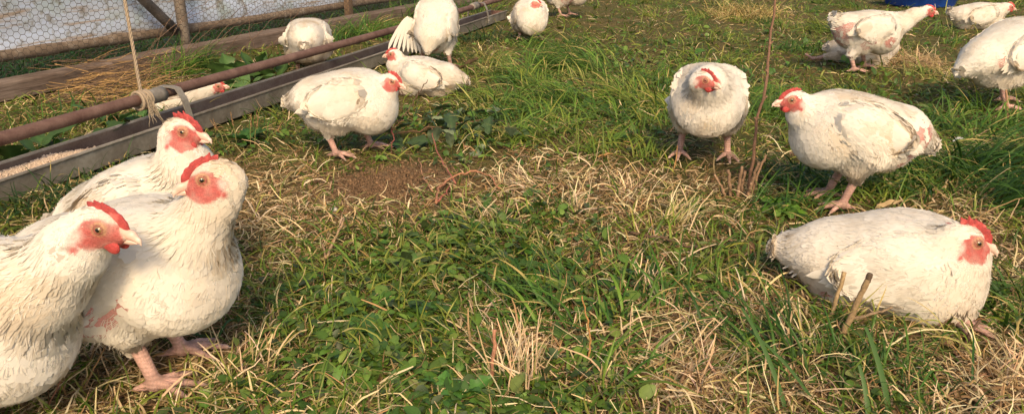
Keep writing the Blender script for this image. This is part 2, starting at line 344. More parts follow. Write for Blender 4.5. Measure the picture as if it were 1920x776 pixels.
# ------------------------------------------------------------------ feeder
F0 = at(0, 392)[:2]; F1 = at(948, 38)[:2]; fd = nrm(F1 - F0); fn = np.array([-fd[1], fd[0]]); FL = np.linalg.norm(F1 - F0)
fang = math.atan2(fd[1], fd[0])
def feeder():
    root = empty('feed_trough', (F0[0], F0[1], 0), fang)
    # local: x along, y away from camera
    x0, x1 = -0.9, FL
    sec = [(0.012, 0.006), (0.0, 0.014), (-0.008, 0.092), (-0.013, 0.098), (-0.012, 0.104), (-0.004, 0.105), (0.002, 0.098), (0.010, 0.020), (0.030, 0.011), (0.112, 0.011), (0.128, 0.020), (0.136, 0.098), (0.142, 0.105), (0.152, 0.104), (0.154, 0.098), (0.148, 0.092), (0.138, 0.014), (0.126, 0.006)]
    sec = np.array(sec) * np.array([1, 0.81]); m = len(sec); xs = np.linspace(x0, x1, 40)
    V = np.concatenate([np.stack([np.full(m, x), sec[:, 0] + (math.sin(x * 2.1) * 0.003), sec[:, 1]], 1) for x in xs])
    i = np.arange(len(xs) - 1)[:, None] * m; j = np.arange(m)[None]
    F = np.stack([i + j, i + (j + 1) % m, i + m + (j + 1) % m, i + m + j], 2).reshape(-1, 4)
    inside = np.tile((np.arange(m) >= 6) & (np.arange(m) <= 10), len(xs) - 1)
    me = npmesh('trough', V, F[:, ::-1], smooth=False, midx=inside.astype(int)); link('trough', me, root, [M['galv'], M['galv_dirty']])
    for xe, nm in ((x1 - 0.004, 'end_plate'),):
        mb = MB(); mb.box((xe, 0.07, 0.045), (0.006, 0.128, 0.070)); mb.build(nm, M['rust'], root, smooth=False)
    # support bar
    mb = MB(); xs = np.linspace(x0, x1 + 0.35, 60)
    mb.tube(np.stack([xs, 0.072 + 0.004 * np.sin(xs * 1.7), 0.171 + 0.003 * np.sin(xs * 1.1 + 1)], 1), 0.0205, 20)
    mb.build('bar', M['rust'], root)
    # straps
    for px in (352, 912):
        # x of the pixel column along the feeder line
        xx = None; best = 9
        for x in np.linspace(0, FL, 600):
            P = F0 + fd * x; t = P[1] * CP + (CAMH - 0.06) * SP; u = 960 + FPX * P[0] / t
            if abs(u - px) < best: best = abs(u - px); xx = x
        w_ = 0.015; path = [(-0.018, 0.034), (-0.017, 0.085), (-0.004, 0.150), (0.020, 0.192), (0.045, 0.1965), (0.095, 0.1965), (0.120, 0.190), (0.150, 0.150), (0.160, 0.085), (0.156, 0.045)]
        path = np.array(path); mb = MB(); th = 0.0022; t_ = nrm(np.gradient(path, axis=0)); nn = np.stack([-t_[:, 1], t_[:, 0]], 1)
        loops = []
        for sx, sn in ((-w_, 1), (w_, 1), (w_, -1), (-w_, -1)):
            q = path + nn * sn * th; loops.append(np.stack([np.full(len(path), xx + sx), q[:, 0], q[:, 1]], 1))
        Vv = np.stack(loops, 1).reshape(-1, 3); k = np.arange(len(path) - 1)[:, None] * 4; jj = np.arange(4)[None]
        mb.add(Vv, np.stack([k + jj, k + (jj + 1) % 4, k + 4 + (jj + 1) % 4, k + 4 + jj], 2).reshape(-1, 4))
        an = np.linspace(0, 2 * np.pi, 8); mb.tube(np.array([[xx, -0.016, 0.05], [xx, -0.026, 0.05]]), 0.006, 8)
        mb.build('strap', M['galv'], root, smooth=False)
        mb = MB(); mb.tube(np.stack([np.linspace(xx - 0.15, xx - 0.02, 6), np.full(6, 0.0745), np.full(6, 0.1720)], 1), 0.0275, 18); mb.build('sleeve', M['galv'], root)
        if px == 352: XS = xx
    tag(root, 'long galvanised feed trough with a rusty support bar held over it by bent straps', 'feeder')
    # rope
    L2W = lambda x, y, z: np.append(F0 + fd * x + fn * y, z)
    kx = XS - 0.13; K = L2W(kx, 0.072, 0.193)
    r_ = empty('tie_rope', K)
    mb = MB(); top = np.array([K[0] + 0.0, K[1] + 0.0, 1.15]); n = 150
    ts = np.linspace(0, 1, n); cen = np.array([0, 0, 0.0])[None] + ts[:, None] * (top - K)[None]
    for ph in (0, 2.094, 4.189):
        a_ = ts * 120 + ph; mb.tube(cen + np.stack([np.cos(a_), np.sin(a_), a_ * 0], 1) * 0.0032, 0.0035, 6, col=(0.42, 0.33, 0.24))
    mb.build('cord', M['straw'], r_)
    mb = MB(); rg = np.random.default_rng(4)
    ax = np.array([fd[0], fd[1], 0]); ay = np.array([fn[0], fn[1], 0]); az = np.array([0, 0, 1.0])
    for q in range(6):
        an = np.linspace(0, 2 * np.pi, 26); off = (q - 2.5) * 0.008; tl = rg.uniform(-0.006, 0.006)
        P = ax * (off + tl * np.cos(an))[:, None] + ay * (0.032 * np.cos(an))[:, None] + az * (0.032 * np.sin(an) - 0.022)[:, None]
        mb.tube(P, 0.0055, 7, col=(0.38, 0.30, 0.22))
    mb.build('knot', M['straw'], r_)
    mb = MB()
    for q in range(26):
        a0 = ax * rg.uniform(-0.015, 0.015) - ay * 0.034 + az * rg.uniform(-0.05, -0.0); dr = nrm(ax * rg.uniform(-0.4, 0.3) - ay * rg.uniform(0.05, 0.5) - az)
        ts = np.linspace(0, 1, 7)[:, None]; L = rg.uniform(0.04, 0.085)
        mb.tube(a0 + dr * ts * L + (rg.random((7, 3)) - 0.5) * 0.008 * ts, np.linspace(0.0022, 0.0008, 7), 5, col=(0.36, 0.29, 0.21))
    mb.build('frayed_end', M['straw'], r_)
    tag(r_, 'frayed beige rope hanging down and knotted round the rusty bar', 'rope')
    # feed pellets
    rg = np.random.default_rng(9); N = 9000; x = rg.uniform(-0.9, 0.60, N); y = rg.uniform(0.014, 0.124, N)
    end = np.clip((0.60 - x) / 0.30, 0, 1)
    h = (0.030 + 0.036 * end) + (noise2(np.stack([x, y], 1), 12) - 0.5) * 0.020 * end - rg.random(N) * 0.008
    Vv = []; Ff = []; base = []
    L = rg.uniform(0.003, 0.0062, N); r = rg.uniform(0.0026, 0.0036, N); d = nrm(rg.normal(size=(N, 3)) * np.array([1, 1, 0.5])); up = nrm(np.cross(d, rg.normal(size=(N, 3)))); v2 = np.cross(d, up)
    c0 = np.stack([x, y, h], 1); c0 = np.stack([F0[0] + fd[0] * x + fn[0] * y, F0[1] + fd[1] * x + fn[1] * y, h], 1)
    rings = []
    for e in (-1, 1):
        for q in range(6):
            an = q * math.pi / 3; rings.append(c0 + d * (e * L)[:, None] + up * (r * math.cos(an))[:, None] + v2 * (r * math.sin(an))[:, None])
    V = np.stack(rings, 1).reshape(-1, 3); k = np.arange(N)[:, None] * 12
    quads = np.concatenate([k + np.array([[q, (q + 1) % 6, 6 + (q + 1) % 6, 6 + q]]) for q in range(6)] + [k + np.array([[0, 5, 4, 3]]), k + np.array([[0, 3, 2, 1]]), k + np.array([[6, 7, 8, 9]]), k + np.array([[6, 9, 10, 11]])])
    col = np.repeat(np.array([0.60, 0.47, 0.36]) * rg.uniform(0.75, 1.15, (N, 1)), 12, 0)
    o = link('feed_pellets', npmesh('feed_pellets', V, quads, col, smooth=False), None, M['straw'])
    tag(o, 'heap of pale beige feed pellets in the near end of the trough', 'feed', kind='stuff')
    # bed of feed below the loose pellets
feeder()
# ------------------------------------------------------------------ distance-field modelling for the birds
def rotm(yaw=0, pitch=0, roll=0):
    """x forward, y left, z up; positive pitch lifts the front"""
    cy, sy, cp, sp, cr, sr = math.cos(yaw), math.sin(yaw), math.cos(pitch), math.sin(pitch), math.cos(roll), math.sin(roll)
    Y = np.array([[cy, -sy, 0], [sy, cy, 0], [0, 0, 1]]); P = np.array([[cp, 0, -sp], [0, 1, 0], [sp, 0, cp]]); R = np.array([[1, 0, 0], [0, cr, -sr], [0, sr, cr]])
    return Y @ P @ R
class Prim: pass
def ELL(c, r, R=None, k=0.03, flow=(-1, 0, -0.1), tag='f', up=0):
    p = Prim(); p.kind = 0; p.c = np.array(c, float); p.r = np.array(r, float); p.R = np.eye(3) if R is None else R; p.k = k
    p.flow = nrm(np.array(flow, float)); p.tag = tag; e = max(r); p.lo = p.c - e; p.hi = p.c + e; return p
def CAP(a, b, ra, rb, k=0.03, flow=None, tag='f'):
    p = Prim(); p.kind = 1; p.a = np.array(a, float); p.b = np.array(b, float); p.ra = ra; p.rb = rb; p.k = k
    p.flow = nrm(np.array(flow if flow is not None else p.b - p.a, float)); p.tag = tag
    e = max(ra, rb); p.lo = np.minimum(p.a, p.b) - e; p.hi = np.maximum(p.a, p.b) + e; return p
def pdist(p, X):
    if p.kind == 0:
        q = (X - p.c) @ p.R; k0 = np.linalg.norm(q / p.r, axis=-1); k1 = np.linalg.norm(q / (p.r * p.r), axis=-1)
        return k0 * (k0 - 1) / np.maximum(k1, 1e-6)
    ba = p.b - p.a; pa = X - p.a; h = np.clip((pa @ ba) / (ba @ ba), 0, 1)
    return np.linalg.norm(pa - h[..., None] * ba, axis=-1) - (p.ra + (p.rb - p.ra) * h)
def smin(a, b, k):
    h = np.maximum(k - np.abs(a - b), 0) / k
    return np.minimum(a, b) - h * h * h * k / 6
def polymesh(prims, h):
    lo = np.min([p.lo for p in prims], 0) - 0.012; hi = np.max([p.hi for p in prims], 0) + 0.012
    n = np.ceil((hi - lo) / h).astype(int) + 1; f = np.full(n, 0.2, np.float32)
    gx, gy, gz = [lo[i] + np.arange(n[i]) * h for i in range(3)]
    for p in prims:
        mg = p.k + 0.02; a = np.maximum(((p.lo - mg - lo) / h).astype(int), 0); b = np.minimum(((p.hi + mg - lo) / h).astype(int) + 1, n)
        X = np.stack(np.meshgrid(gx[a[0]:b[0]], gy[a[1]:b[1]], gz[a[2]:b[2]], indexing='ij'), -1)
        sl = (slice(a[0], b[0]), slice(a[1], b[1]), slice(a[2], b[2])); f[sl] = smin(f[sl], pdist(p, X), p.k)
    s = f < 0; c = np.zeros(np.array(n) - 1, int)
    for i in (0, 1):
        for j in (0, 1):
            for k in (0, 1): c += s[i:n[0] - 1 + i, j:n[1] - 1 + j, k:n[2] - 1 + k]
    act = (c > 0) & (c < 8); ia = np.argwhere(act); idx = -np.ones(act.shape, np.int64); idx[act] = np.arange(len(ia))
    acc = np.zeros((len(ia), 3)); cnt = np.zeros(len(ia))
    cor = np.array([[i, j, k] for i in (0, 1) for j in (0, 1) for k in (0, 1)])
    val = np.stack([f[ia[:, 0] + q[0], ia[:, 1] + q[1], ia[:, 2] + q[2]] for q in cor], 1)
    for u in range(8):
        for v in range(u + 1, 8):
            if np.abs(cor[u] - cor[v]).sum() != 1: continue
            fa, fb = val[:, u], val[:, v]; mk = (fa < 0) != (fb < 0); t = np.where(mk, fa / np.where(mk, fa - fb, 1), 0)
            acc += mk[:, None] * (cor[u] + t[:, None] * (cor[v] - cor[u])); cnt += mk
    V = lo + (ia + acc / cnt[:, None]) * h
    F = []
    for ax in range(3):
        sh = [slice(None)] * 3; sh2 = [slice(None)] * 3; sh[ax] = slice(0, -1); sh2[ax] = slice(1, None)
        a_, b_ = s[tuple(sh)], s[tuple(sh2)]; e = np.argwhere(a_ != b_); o1, o2 = [(1, 2), (2, 0), (0, 1)][ax]
        e = e[(e[:, o1] > 0) & (e[:, o2] > 0) & (e[:, o1] < n[o1] - 1) & (e[:, o2] < n[o2] - 1)]
        ins = a_[e[:, 0], e[:, 1], e[:, 2]]; d1 = np.zeros(3, int); d1[o1] = 1; d2 = np.zeros(3, int); d2[o2] = 1
        q = np.stack([idx[tuple((e - d1 - d2).T)], idx[tuple((e - d2).T)], idx[tuple(e.T)], idx[tuple((e - d1).T)]], 1)
        q[~ins] = q[~ins][:, ::-1]; F.append(q)
    F = np.concatenate(F)
    # light smoothing
    for _ in range(2):
        sm = np.zeros_like(V); ct = np.zeros(len(V))
        for a in range(4):
            b = (a + 1) % 4; np.add.at(sm, F[:, a], V[F[:, b]]); np.add.at(sm, F[:, b], V[F[:, a]]); np.add.at(ct, F[:, a], 1); np.add.at(ct, F[:, b], 1)
        V = V * 0.6 + 0.4 * sm / ct[:, None]
    return V, F
def vnormals(V, F):
    fn_ = np.cross(V[F[:, 2]] - V[F[:, 0]], V[F[:, 3]] - V[F[:, 1]]); N = np.zeros_like(V)
    for a in range(4): np.add.at(N, F[:, a], fn_)
    return nrm(N)
def sample(V, F, N, n, rg):
    ar = np.linalg.norm(np.cross(V[F[:, 2]] - V[F[:, 0]], V[F[:, 3]] - V[F[:, 1]]), axis=1)
    k = rg.choice(len(F), n, p=ar / ar.sum()); u, v = rg.random((2, n, 1)); q = F[k]
    w_ = [(1 - u) * (1 - v), u * (1 - v), u * v, (1 - u) * v]
    return sum(V[q[:, i]] * w_[i] for i in range(4)), nrm(sum(N[q[:, i]] * w_[i] for i in range(4)))
def field(prims, X):
    """blended flow, feather weight"""
    D = np.stack([pdist(p, X) for p in prims], 1); W = np.exp(-(D - D.min(1, keepdims=True)) / 0.011); W /= W.sum(1, keepdims=True)
    fl = W @ np.stack([p.flow for p in prims]); fe = W @ np.array([1.0 if p.tag in 'fg' else 0.0 for p in prims]); sk = W @ np.array([1.0 if p.tag == 's' else 0.0 for p in prims])
    fz = W @ np.array([1.0 if p.tag == 'g' else 0.0 for p in prims])
    return fl, fe, sk, fz

WHITE = np.array([0.80, 0.755, 0.68]); PINK = np.array([0.66, 0.33, 0.29]); LEG = np.array([0.72, 0.44, 0.37]); RED = np.array([0.50, 0.065, 0.060]); FACE = np.array([0.58, 0.27, 0.225])

def orient(rv, fq, nv):
    g = np.cross(rv[fq[:, 2]] - rv[fq[:, 0]], rv[fq[:, 3]] - rv[fq[:, 1]])
    return fq[:, ::-1] if (g * nv[fq[:, 0]]).sum() < 0 else fq

def strands(P, N, Fl, L, wd, lift, rg, M_=8, fan=0.42, spread=0.006, col=None, prims=None, vane=False):
    """tufts of M_ fine barbs fanned out along the flow; returns V,F,normals,colour"""
    n = len(P); f = nrm(Fl - (Fl * N).sum(1, keepdims=True) * N); r = np.cross(N, f)
    rep = lambda a: np.repeat(a, M_, 0)
    Pn, Nn, fn_, rn = rep(P), rep(N), rep(f), rep(r); k = n * M_
    u = np.tile(np.linspace(-1, 1, M_), n) + (0 if vane else 1) * rg.normal(0, 0.12, k); an = u * fan + rg.normal(0, 0.03 if vane else 0.07, k) + rep(rg.normal(0, 0.06, n)[:, None])[:, 0]
    d = nrm(np.cos(an)[:, None] * fn_ + np.sin(an)[:, None] * rn); s_ = np.cross(Nn, d)
    Ls = (rep(L[:, None])[:, 0] * (1 - 0.30 * u * u) * rg.uniform(0.88 if vane else 0.8, 1.12, k))[:, None]; lf = (rep(lift[:, None])[:, 0] * rg.uniform(0.6, 1.4, k))[:, None]
    dr = [0, 0, 0]
    if prims is not None:      # let every tuft follow the curve of the body
        for i_, a_ in enumerate((0.45, 0.88, 1.0)):
            dr[i_] = rep(np.clip(usdf(prims, P + f * (L * a_)[:, None]), -0.02, 0.02)[:, None])
    o = Pn + rn * (u * spread)[:, None] - Nn * 0.0008; W_ = (wd * rg.uniform(0.7, 1.2, k))[:, None] if np.isscalar(wd) else rep(wd[:, None])
    bl = rg.normal(0, 0.02 if vane else 0.10, k)[:, None] * s_
    hb = rep(rg.uniform(0.0002, 0.0009, n)[:, None] if vane else rg.uniform(0.0006, 0.0018, n)[:, None]) - (u[:, None] * spread) ** 2 / 0.18 * (1 if vane else 0); lf = lf * (0.25 if vane else 1); p1 = o + d * Ls * 0.45 + Nn * (hb + lf * 0.35 - dr[0]); p2 = o + (d + bl) * Ls * 0.88 + Nn * (hb * 0.9 + lf * 0.8 - dr[1]); p3 = o + (d + bl * 1.6) * Ls + Nn * (hb * 0.7 + lf - dr[2])
    if vane:      # the barbs of a tuft join into one soft vane with an uneven edge
        V = np.stack([o, p1, p2, p3], 1).reshape(-1, 3); j_ = (np.arange(n)[:, None] * M_ + np.arange(M_ - 1)[None]).ravel()[:, None] * 4
        F = [np.concatenate([j_ + np.array([[a_, a_ + 4, a_ + 5, a_ + 1]]) for a_ in range(3)]), np.zeros((0, 3), int)]
        nn = nrm(Nn + rep(rg.normal(0, 0.035, (n, 3))) + 0.10 * u[:, None] * rn); NV = np.repeat(nn, 4, 0)
        if col is None: col = np.tile(WHITE, (n, 1))
        cc = np.repeat(rep(col * rg.uniform(0.97, 1.03, (n, 1))), 4, 0)
        g_ = np.cross(V[F[0][:200, 2]] - V[F[0][:200, 0]], V[F[0][:200, 3]] - V[F[0][:200, 1]])
        if (g_ * NV[F[0][:200, 0]]).sum() < 0: F[0] = F[0][:, ::-1]
        return V, F, NV, cc
    V = np.stack([o - s_ * W_ * 0.4, o + s_ * W_ * 0.4, p1 - s_ * W_ * 0.5, p1 + s_ * W_ * 0.5, p2 - s_ * W_ * 0.5, p2 + s_ * W_ * 0.5, p3], 1).reshape(-1, 3)
    b = np.arange(k)[:, None] * 7; F = [np.concatenate([b + np.array([[2, 3, 1, 0]]), b + np.array([[4, 5, 3, 2]])]), b + np.array([[6, 5, 4]])]
    nn = nrm(Nn + rep(rg.normal(0, 0.03, (n, 3))) + rg.normal(0, 0.03, (k, 3)))
    # a tip that lifts tilts its normal backwards
    nn = nrm(nn - d * np.clip(lf / Ls * 0.12, 0, 0.12)); NV = np.repeat(nn, 7, 0)
    if col is None: col = np.tile(WHITE, (n, 1))
    cc = np.repeat(rep(col) * rg.uniform(0.97, 1.03, (k, 1)), 7, 0)
    return V, F, NV, cc
def usdf(prims, X):
    f = np.full(len(X), 0.2)
    for p in prims: f = smin(f, pdist(p, X), p.k)
    return f
def stains(X, seed, amount=1.0):
    """pigment: cream white plumage with beige and brown soiling, by position"""
    a = noise3(X, 9, seed); b = noise3(X, 30, seed + 3); c = noise3(X * np.array([0.45, 1, 1.6]), 75, seed + 9); d = noise3(X, 4, seed + 17)
    col = np.tile(WHITE, (len(X), 1))
    m = (np.clip((a * 0.6 + b * 0.4 - 0.50) * 3.5, 0, 1) * 0.50 * amount).clip(0, 0.85)[:, None]; col = col * (1 - m) + np.array([0.58, 0.45, 0.30]) * m
    m = (np.clip((d - 0.5) * 3, 0, 1) * 0.3)[:, None]; col = col * (1 - m) + np.array([0.77, 0.70, 0.64]) * m
    m = (np.clip((c - 0.83) * 9, 0, 1) * np.clip((a - 0.46) * 5, 0, 1) * 0.6 * amount)[:, None]; col = col * (1 - m) + np.array([0.20, 0.135, 0.08]) * m
    return col
def lowdirt(X, col, zlo, zhi, seed, amt=0.6):
    t = np.clip((zhi - X[:, 2]) / (zhi - zlo), 0, 1) * np.clip(0.3 + 1.6 * (noise3(X, 26, seed) - 0.2), 0, 1) * amt
    return col * (1 - t[:, None]) + np.array([0.43, 0.32, 0.20]) * t[:, None]

def hen(name, label, px, py, heading, s=1.0, seed=1, q=1.0, pos=None, sit=False, H=0.235, pitch=8, c0=(0, 0), head=(0.20, 0, 0.335), hyaw=0, hpitch=-8, neck=None,
        feet=((0.0, 0.065, 0), (0.0, -0.065, 0)), bare=(), fat=(1, 1, 1), comb=1.0, wing=(1, 1), tail=True, tailup=10, sleepy=False, dirt=1.0, wingdrop=None, zoff=0.0, hs=1.0, nolegs=False,
        group='white broiler hens in the pen', extra=(), wingin=1.0, puff=1.0, neckr=1.0):
    rg = np.random.default_rng(seed * 77 + 5); random.seed(seed)
    P0 = at(px, py) if pos is None else np.array([pos[0], pos[1], 0.0]); th = math.radians(heading)
    root = empty('hen', (P0[0], P0[1], zoff), th)
    tag(root, label, 'chicken', group)
    R = rotm(0, math.radians(pitch)); cc = np.array([c0[0], c0[1], H]); L = lambda x, y, z: cc + R @ np.array([x, y, z]); D = lambda x, y, z: R @ np.array([x, y, z])
    fa, fb, fc = fat
    pr = [ELL(L(0, 0, 0.0), (0.165 * fa, 0.108 * fb, 0.102 * fc), R, 0.04, D(-1, 0, -0.10)),
          ELL(L(0.088 * fa, 0, -0.028), (0.100 * fa, 0.100 * fb, 0.108 * fc), R, 0.05, (-0.55, 0, -0.85)),
          ELL(L(-0.115 * fa, 0, 0.010), (0.085 * fa, 0.083 * fb, 0.068 * fc), R, 0.05, D(-1, 0, -0.12)),
          ELL(L(-0.075 * fa, 0, -0.055 * fc), (0.085 * fa, 0.082 * fb, 0.060 * fc), R, 0.04, D(-0.6, 0, -0.7), tag='g'),
          ELL(L(0.03, 0.045 * fb, 0.045 * fc), (0.095 * fa, 0.055, 0.05 * fc), R, 0.05, D(-1, 0, -0.15)), ELL(L(0.03, -0.045 * fb, 0.045 * fc), (0.095 * fa, 0.055, 0.05 * fc), R, 0.05, D(-1, 0, -0.15))]
    tu = math.radians(tailup); tb = L(-0.165 * fa, 0, 0.012 * fc); td = R @ np.array([-math.cos(tu), 0, math.sin(tu)])
    if tail:
        pr.append(CAP(L(-0.13 * fa, 0, 0.008), tb + td * 0.045, 0.060, 0.026, 0.045, td))
        pr.append(CAP(L(-0.12 * fa, 0, -0.02), tb + td * 0.025 - np.array([0, 0, 0.012]), 0.05, 0.022, 0.03, td))
    hd = np.array(head, float) + 0.0; HR = rotm(math.radians(hyaw), math.radians(hpitch)); hsz = hs
    Hh = lambda x, y, z: hd + HR @ (np.array([x, y, z]) * hsz); HD = lambda x, y, z: HR @ np.array([x, y, z])
    # neck
    nk0 = L(0.112 * fa, 0, 0.020); nape = Hh(-0.020, 0, -0.012)
    pts = [nk0] + [np.array(p, float) for p in (neck or [])] + [nape]
    if neck is None: pts = [nk0, nk0 * 0.5 + nape * 0.5 + np.array([0.012, 0, -0.004]), nape]
    rr = np.interp(np.linspace(0, 1, len(pts)), [0, 0.5, 1], [0.066 * puff, 0.045 * puff * neckr, 0.0255 * hsz]); fl = []
    for i in range(len(pts) - 1):
        pr.append(CAP(pts[i + 1], pts[i], rr[i + 1], rr[i], 0.030, pts[i] - pts[i + 1] + np.array([-0.01, 0, -0.02])))
    # head
    pr += [ELL(Hh(-0.004, 0, 0.002), np.array([0.032, 0.0195, 0.0235]) * hsz, HR, 0.012, HD(-1, 0, -0.25)),
           CAP(Hh(0.010, 0, -0.002), Hh(0.031, 0, -0.0045), 0.0165 * hsz, 0.0095 * hsz, 0.010, HD(-1, 0, 0), 'h'),
           ELL(Hh(0.008, 0, -0.013), np.array([0.022, 0.0135, 0.013]) * hsz, HR, 0.010, HD(-1, 0, 0), 'h')]
    for y in (1, -1):
        pr += [ELL(Hh(0.011, 0.0150 * y, 0.0055), np.array([0.0095, 0.0052, 0.0085]) * hsz, HR, 0.004, HD(-1, 0, 0), 'h'),
               ELL(Hh(-0.013, 0.0175 * y, -0.0070), np.array([0.0058, 0.0034, 0.0075]) * hsz, HR, 0.003, HD(-1, 0, 0), 'h')]
    # legs
    if not nolegs:
        for si, ft in enumerate(feet):
            fx, fy, fyaw = ft[:3]; fz = ft[3] if len(ft) > 3 else 0.0; fpi = ft[4] if len(ft) > 4 else 0.0; sy = 1 if fy > 0 else -1
            if len(ft) > 5: sy = ft[5]
            foot = np.array([fx, fy, 0.026 + fz]); fr = rotm(math.radians(fyaw), math.radians(fpi))
            if not sit:
                hock = np.array([fx - 0.030, fy * 0.9, 0.104 + fz]) if len(ft) < 7 else np.array(ft[6]); hip = L(-0.015, 0.058 * sy * fb, -0.045)
                knee = (hip * 0.55 + hock * 0.45) + np.array([0.018, 0, 0.0])
                pr += [CAP(hip, knee, 0.060, 0.040, 0.035, (-0.1, 0, -1), 'g'), CAP(knee, hock + (knee - hock) * 0.22, 0.036, 0.021, 0.016, (-0.1, 0, -1), 'g'),
                       CAP(hock + (knee - hock) * 0.25, hock, 0.0160, 0.0118, 0.008, (0, 0, -1), 's'), CAP(hock, foot, 0.0118, 0.0102, 0.005, (0, 0, -1), 's')]
            else:
                hock = foot + fr @ np.array([-0.075, 0, 0.014]); pr += [CAP(hock, foot, 0.0128, 0.0115, 0.006, (1, 0, 0), 's')]
            pr.append(ELL(foot + np.array([0, 0, -0.004]), (0.0135, 0.0125, 0.0115), None, 0.006, tag='s'))
            for k_, (ta, tl) in enumerate(((-34, 0.054), (2, 0.068), (36, 0.056), (172, 0.030))):
                ta += rg.uniform(-5, 5); dr = fr @ np.array([math.cos(math.radians(ta)), math.sin(math.radians(ta)), 0]); m1 = foot + dr * tl * 0.55 + np.array([0, 0, -0.003]); m2 = foot + dr * tl + np.array([0, 0, -0.0105])
                if k_ == 3: m1[2] -= 0.004
                pr += [CAP(foot + dr * 0.006, m1, 0.0082, 0.0066, 0.004, (0, 0, -1), 's'), CAP(m1, m2, 0.0068, 0.0046, 0.003, (0, 0, -1), 's'), CAP(m2, m2 + dr * 0.013 + np.array([0, 0, -0.004]), 0.0040, 0.0012, 0.003, (0, 0, -1), 'c')]
    pr += list(extra)
    # scale all
    hstep = (0.0034 if q >= 1 else 0.0046 if q >= 0.6 else 0.0058)
    V, F = polymesh(pr, hstep); N = vnormals(V, F)
    fl_, fe, sk, fz_ = field(pr, V)
    def face_mask(X):
        q_ = (X - hd) @ HR / hsz; return 1 - np.maximum(((q_[:, 0] - 0.0115) / 0.0290) ** 2, 0) - ((q_[:, 2] + 0.0045 + 0.15 * (q_[:, 0] - 0.01)) / 0.0215) ** 2 + (noise3(X, 90, seed) - 0.5) * 0.55
    fm = face_mask(V); cl = stains(V, seed * 1.7, dirt); cl = lowdirt(V, cl, 0.05, 0.17, seed, 0.5 * dirt)
    def bare_w(X):
        b = np.zeros(len(X))
        for (bx, by, bz, br) in bare:
            rr_ = br * (0.85 + 0.6 * noise3(X, 28, seed + bx)); b = np.maximum(b, np.clip((rr_ - np.linalg.norm((X - np.array([bx, by, bz])) * np.array([1, 0.6, 1]), axis=1)) / 0.012, 0, 1))
        return b
    bw = bare_w(V); pk = PINK * (0.75 + 0.45 * noise3(V, 45, seed)[:, None]); cl = cl * (1 - bw[:, None]) + pk * bw[:, None]
    lg = LEG * (0.62 + 0.55 * noise3(V, 60, seed + 4)[:, None]); mm = np.clip((sk - 0.35) * 4, 0, 1)[:, None]; cl = cl * (1 - mm) + lg * mm
    # scutes: faint darker rings on the shank skin
    ring = (0.5 + 0.5 * np.sin(V[:, 2] * 950 + 3 * noise3(V, 50, 2)))[:, None]; cl = cl * (1 - mm * 0.34 * ring)
    dirtft = mm[:, 0] * np.clip((0.050 - V[:, 2]) / 0.04, 0, 1) * np.clip((noise3(V, 70, seed) - 0.3) * 2.5, 0, 1); cl = cl * (1 - dirtft[:, None] * 0.6) + np.array([0.16, 0.11, 0.07]) * dirtft[:, None] * 0.6
    ish = (W_head := np.linalg.norm(V - hd, axis=1) < 0.05 * hsz)
    qh = (V - hd) @ HR / hsz
    nz = noise3(V, 85, seed)[:, None]; red = np.clip(1.1 - np.abs(qh[:, 2:3] + 0.006) * 40 + (nz - 0.5) * 1.2, 0, 1); nz2 = noise3(V, 150, seed + 5)[:, None]; red = np.clip(red + (nz2 - 0.5) * 0.9, 0, 1); fcol = FACE * (0.8 + 0.4 * nz2) * (1 - 0.85 * red) + np.array([0.48, 0.085, 0.075]) * 0.85 * red
    rim = np.exp(-((np.hypot(qh[:, 0] - 0.011, qh[:, 2] - 0.0055) - 0.0078) / 0.0016) ** 2)[:, None]; fcol = fcol * (1 - rim * 0.8) + np.array([0.64, 0.40, 0.22]) * rim * 0.8; rm2 = np.exp(-((np.hypot(qh[:, 0] - 0.011, qh[:, 2] - 0.0055) - 0.0058) / 0.0014) ** 2)[:, None]; fcol = fcol * (1 - rm2 * 0.8) + np.array([0.16, 0.05, 0.03]) * rm2 * 0.8; nos = (np.hypot(qh[:, 0] - 0.037, qh[:, 2] - 0.003) < 0.002)[:, None]; fcol = np.where(nos, 0.12, fcol)
    ear = np.clip(1.45 - np.hypot((qh[:, 0] + 0.013) / 0.0066, (qh[:, 2] + 0.0065) / 0.0085), 0, 1)[:, None]; fcol = fcol * (1 - ear) + np.array([0.70, 0.52, 0.46]) * ear
    er2 = np.clip(1.3 - np.hypot((qh[:, 0] + 0.010) / 0.006, (qh[:, 2] + 0.020) / 0.007), 0, 1)[:, None]; fcol = fcol * (1 - er2) + RED * er2
    fw = (np.clip(fm * 5, 0, 1) * ish)[:, None]; fw = np.maximum(fw, np.maximum(ear, er2) * ish[:, None] * 0.9); cl = cl * (1 - fw) + fcol * fw
    link('body', npmesh('body', V * s, F, cl), root, M['body'])
    # ---- plumage
    zc = lambda X: np.clip(X[:, 2] / 0.2, 0, 1)
    nt_ = int(5200 * q * (1.35 if q > 1 else 1)); P, Nn = sample(V, F, N, nt_, rg); fl2, fe2, sk2, fz2 = field(pr, P); fm2 = face_mask(P); b2 = bare_w(P); hdist = np.linalg.norm(P - hd, axis=1); b2 = np.maximum(b2, 0.97 * bare_w(P + nrm(fl2) * 0.020))
    qh2 = (P - hd) @ HR / hsz; earp = (np.hypot((qh2[:, 0] + 0.012) / 0.008, (qh2[:, 2] + 0.012) / 0.017) < 1) & (hdist < 0.05)
    hpr = pr[-1]; tagh = np.array([1.0 if p.tag == 'h' else 0.0 for p in pr]); 
    keep = (fe2 > 0.55) & ~((fm2 > 0) & (hdist < 0.05 * hsz)) & ~earp & (rg.random(nt_) > b2 * 0.93) & (Nn[:, 2] > -0.97)
    if sit: keep &= P[:, 2] > 0.006
    P, Nn, fl2, hdist, fz2, b2 = P[keep], Nn[keep], fl2[keep], hdist[keep], fz2[keep], b2[keep]
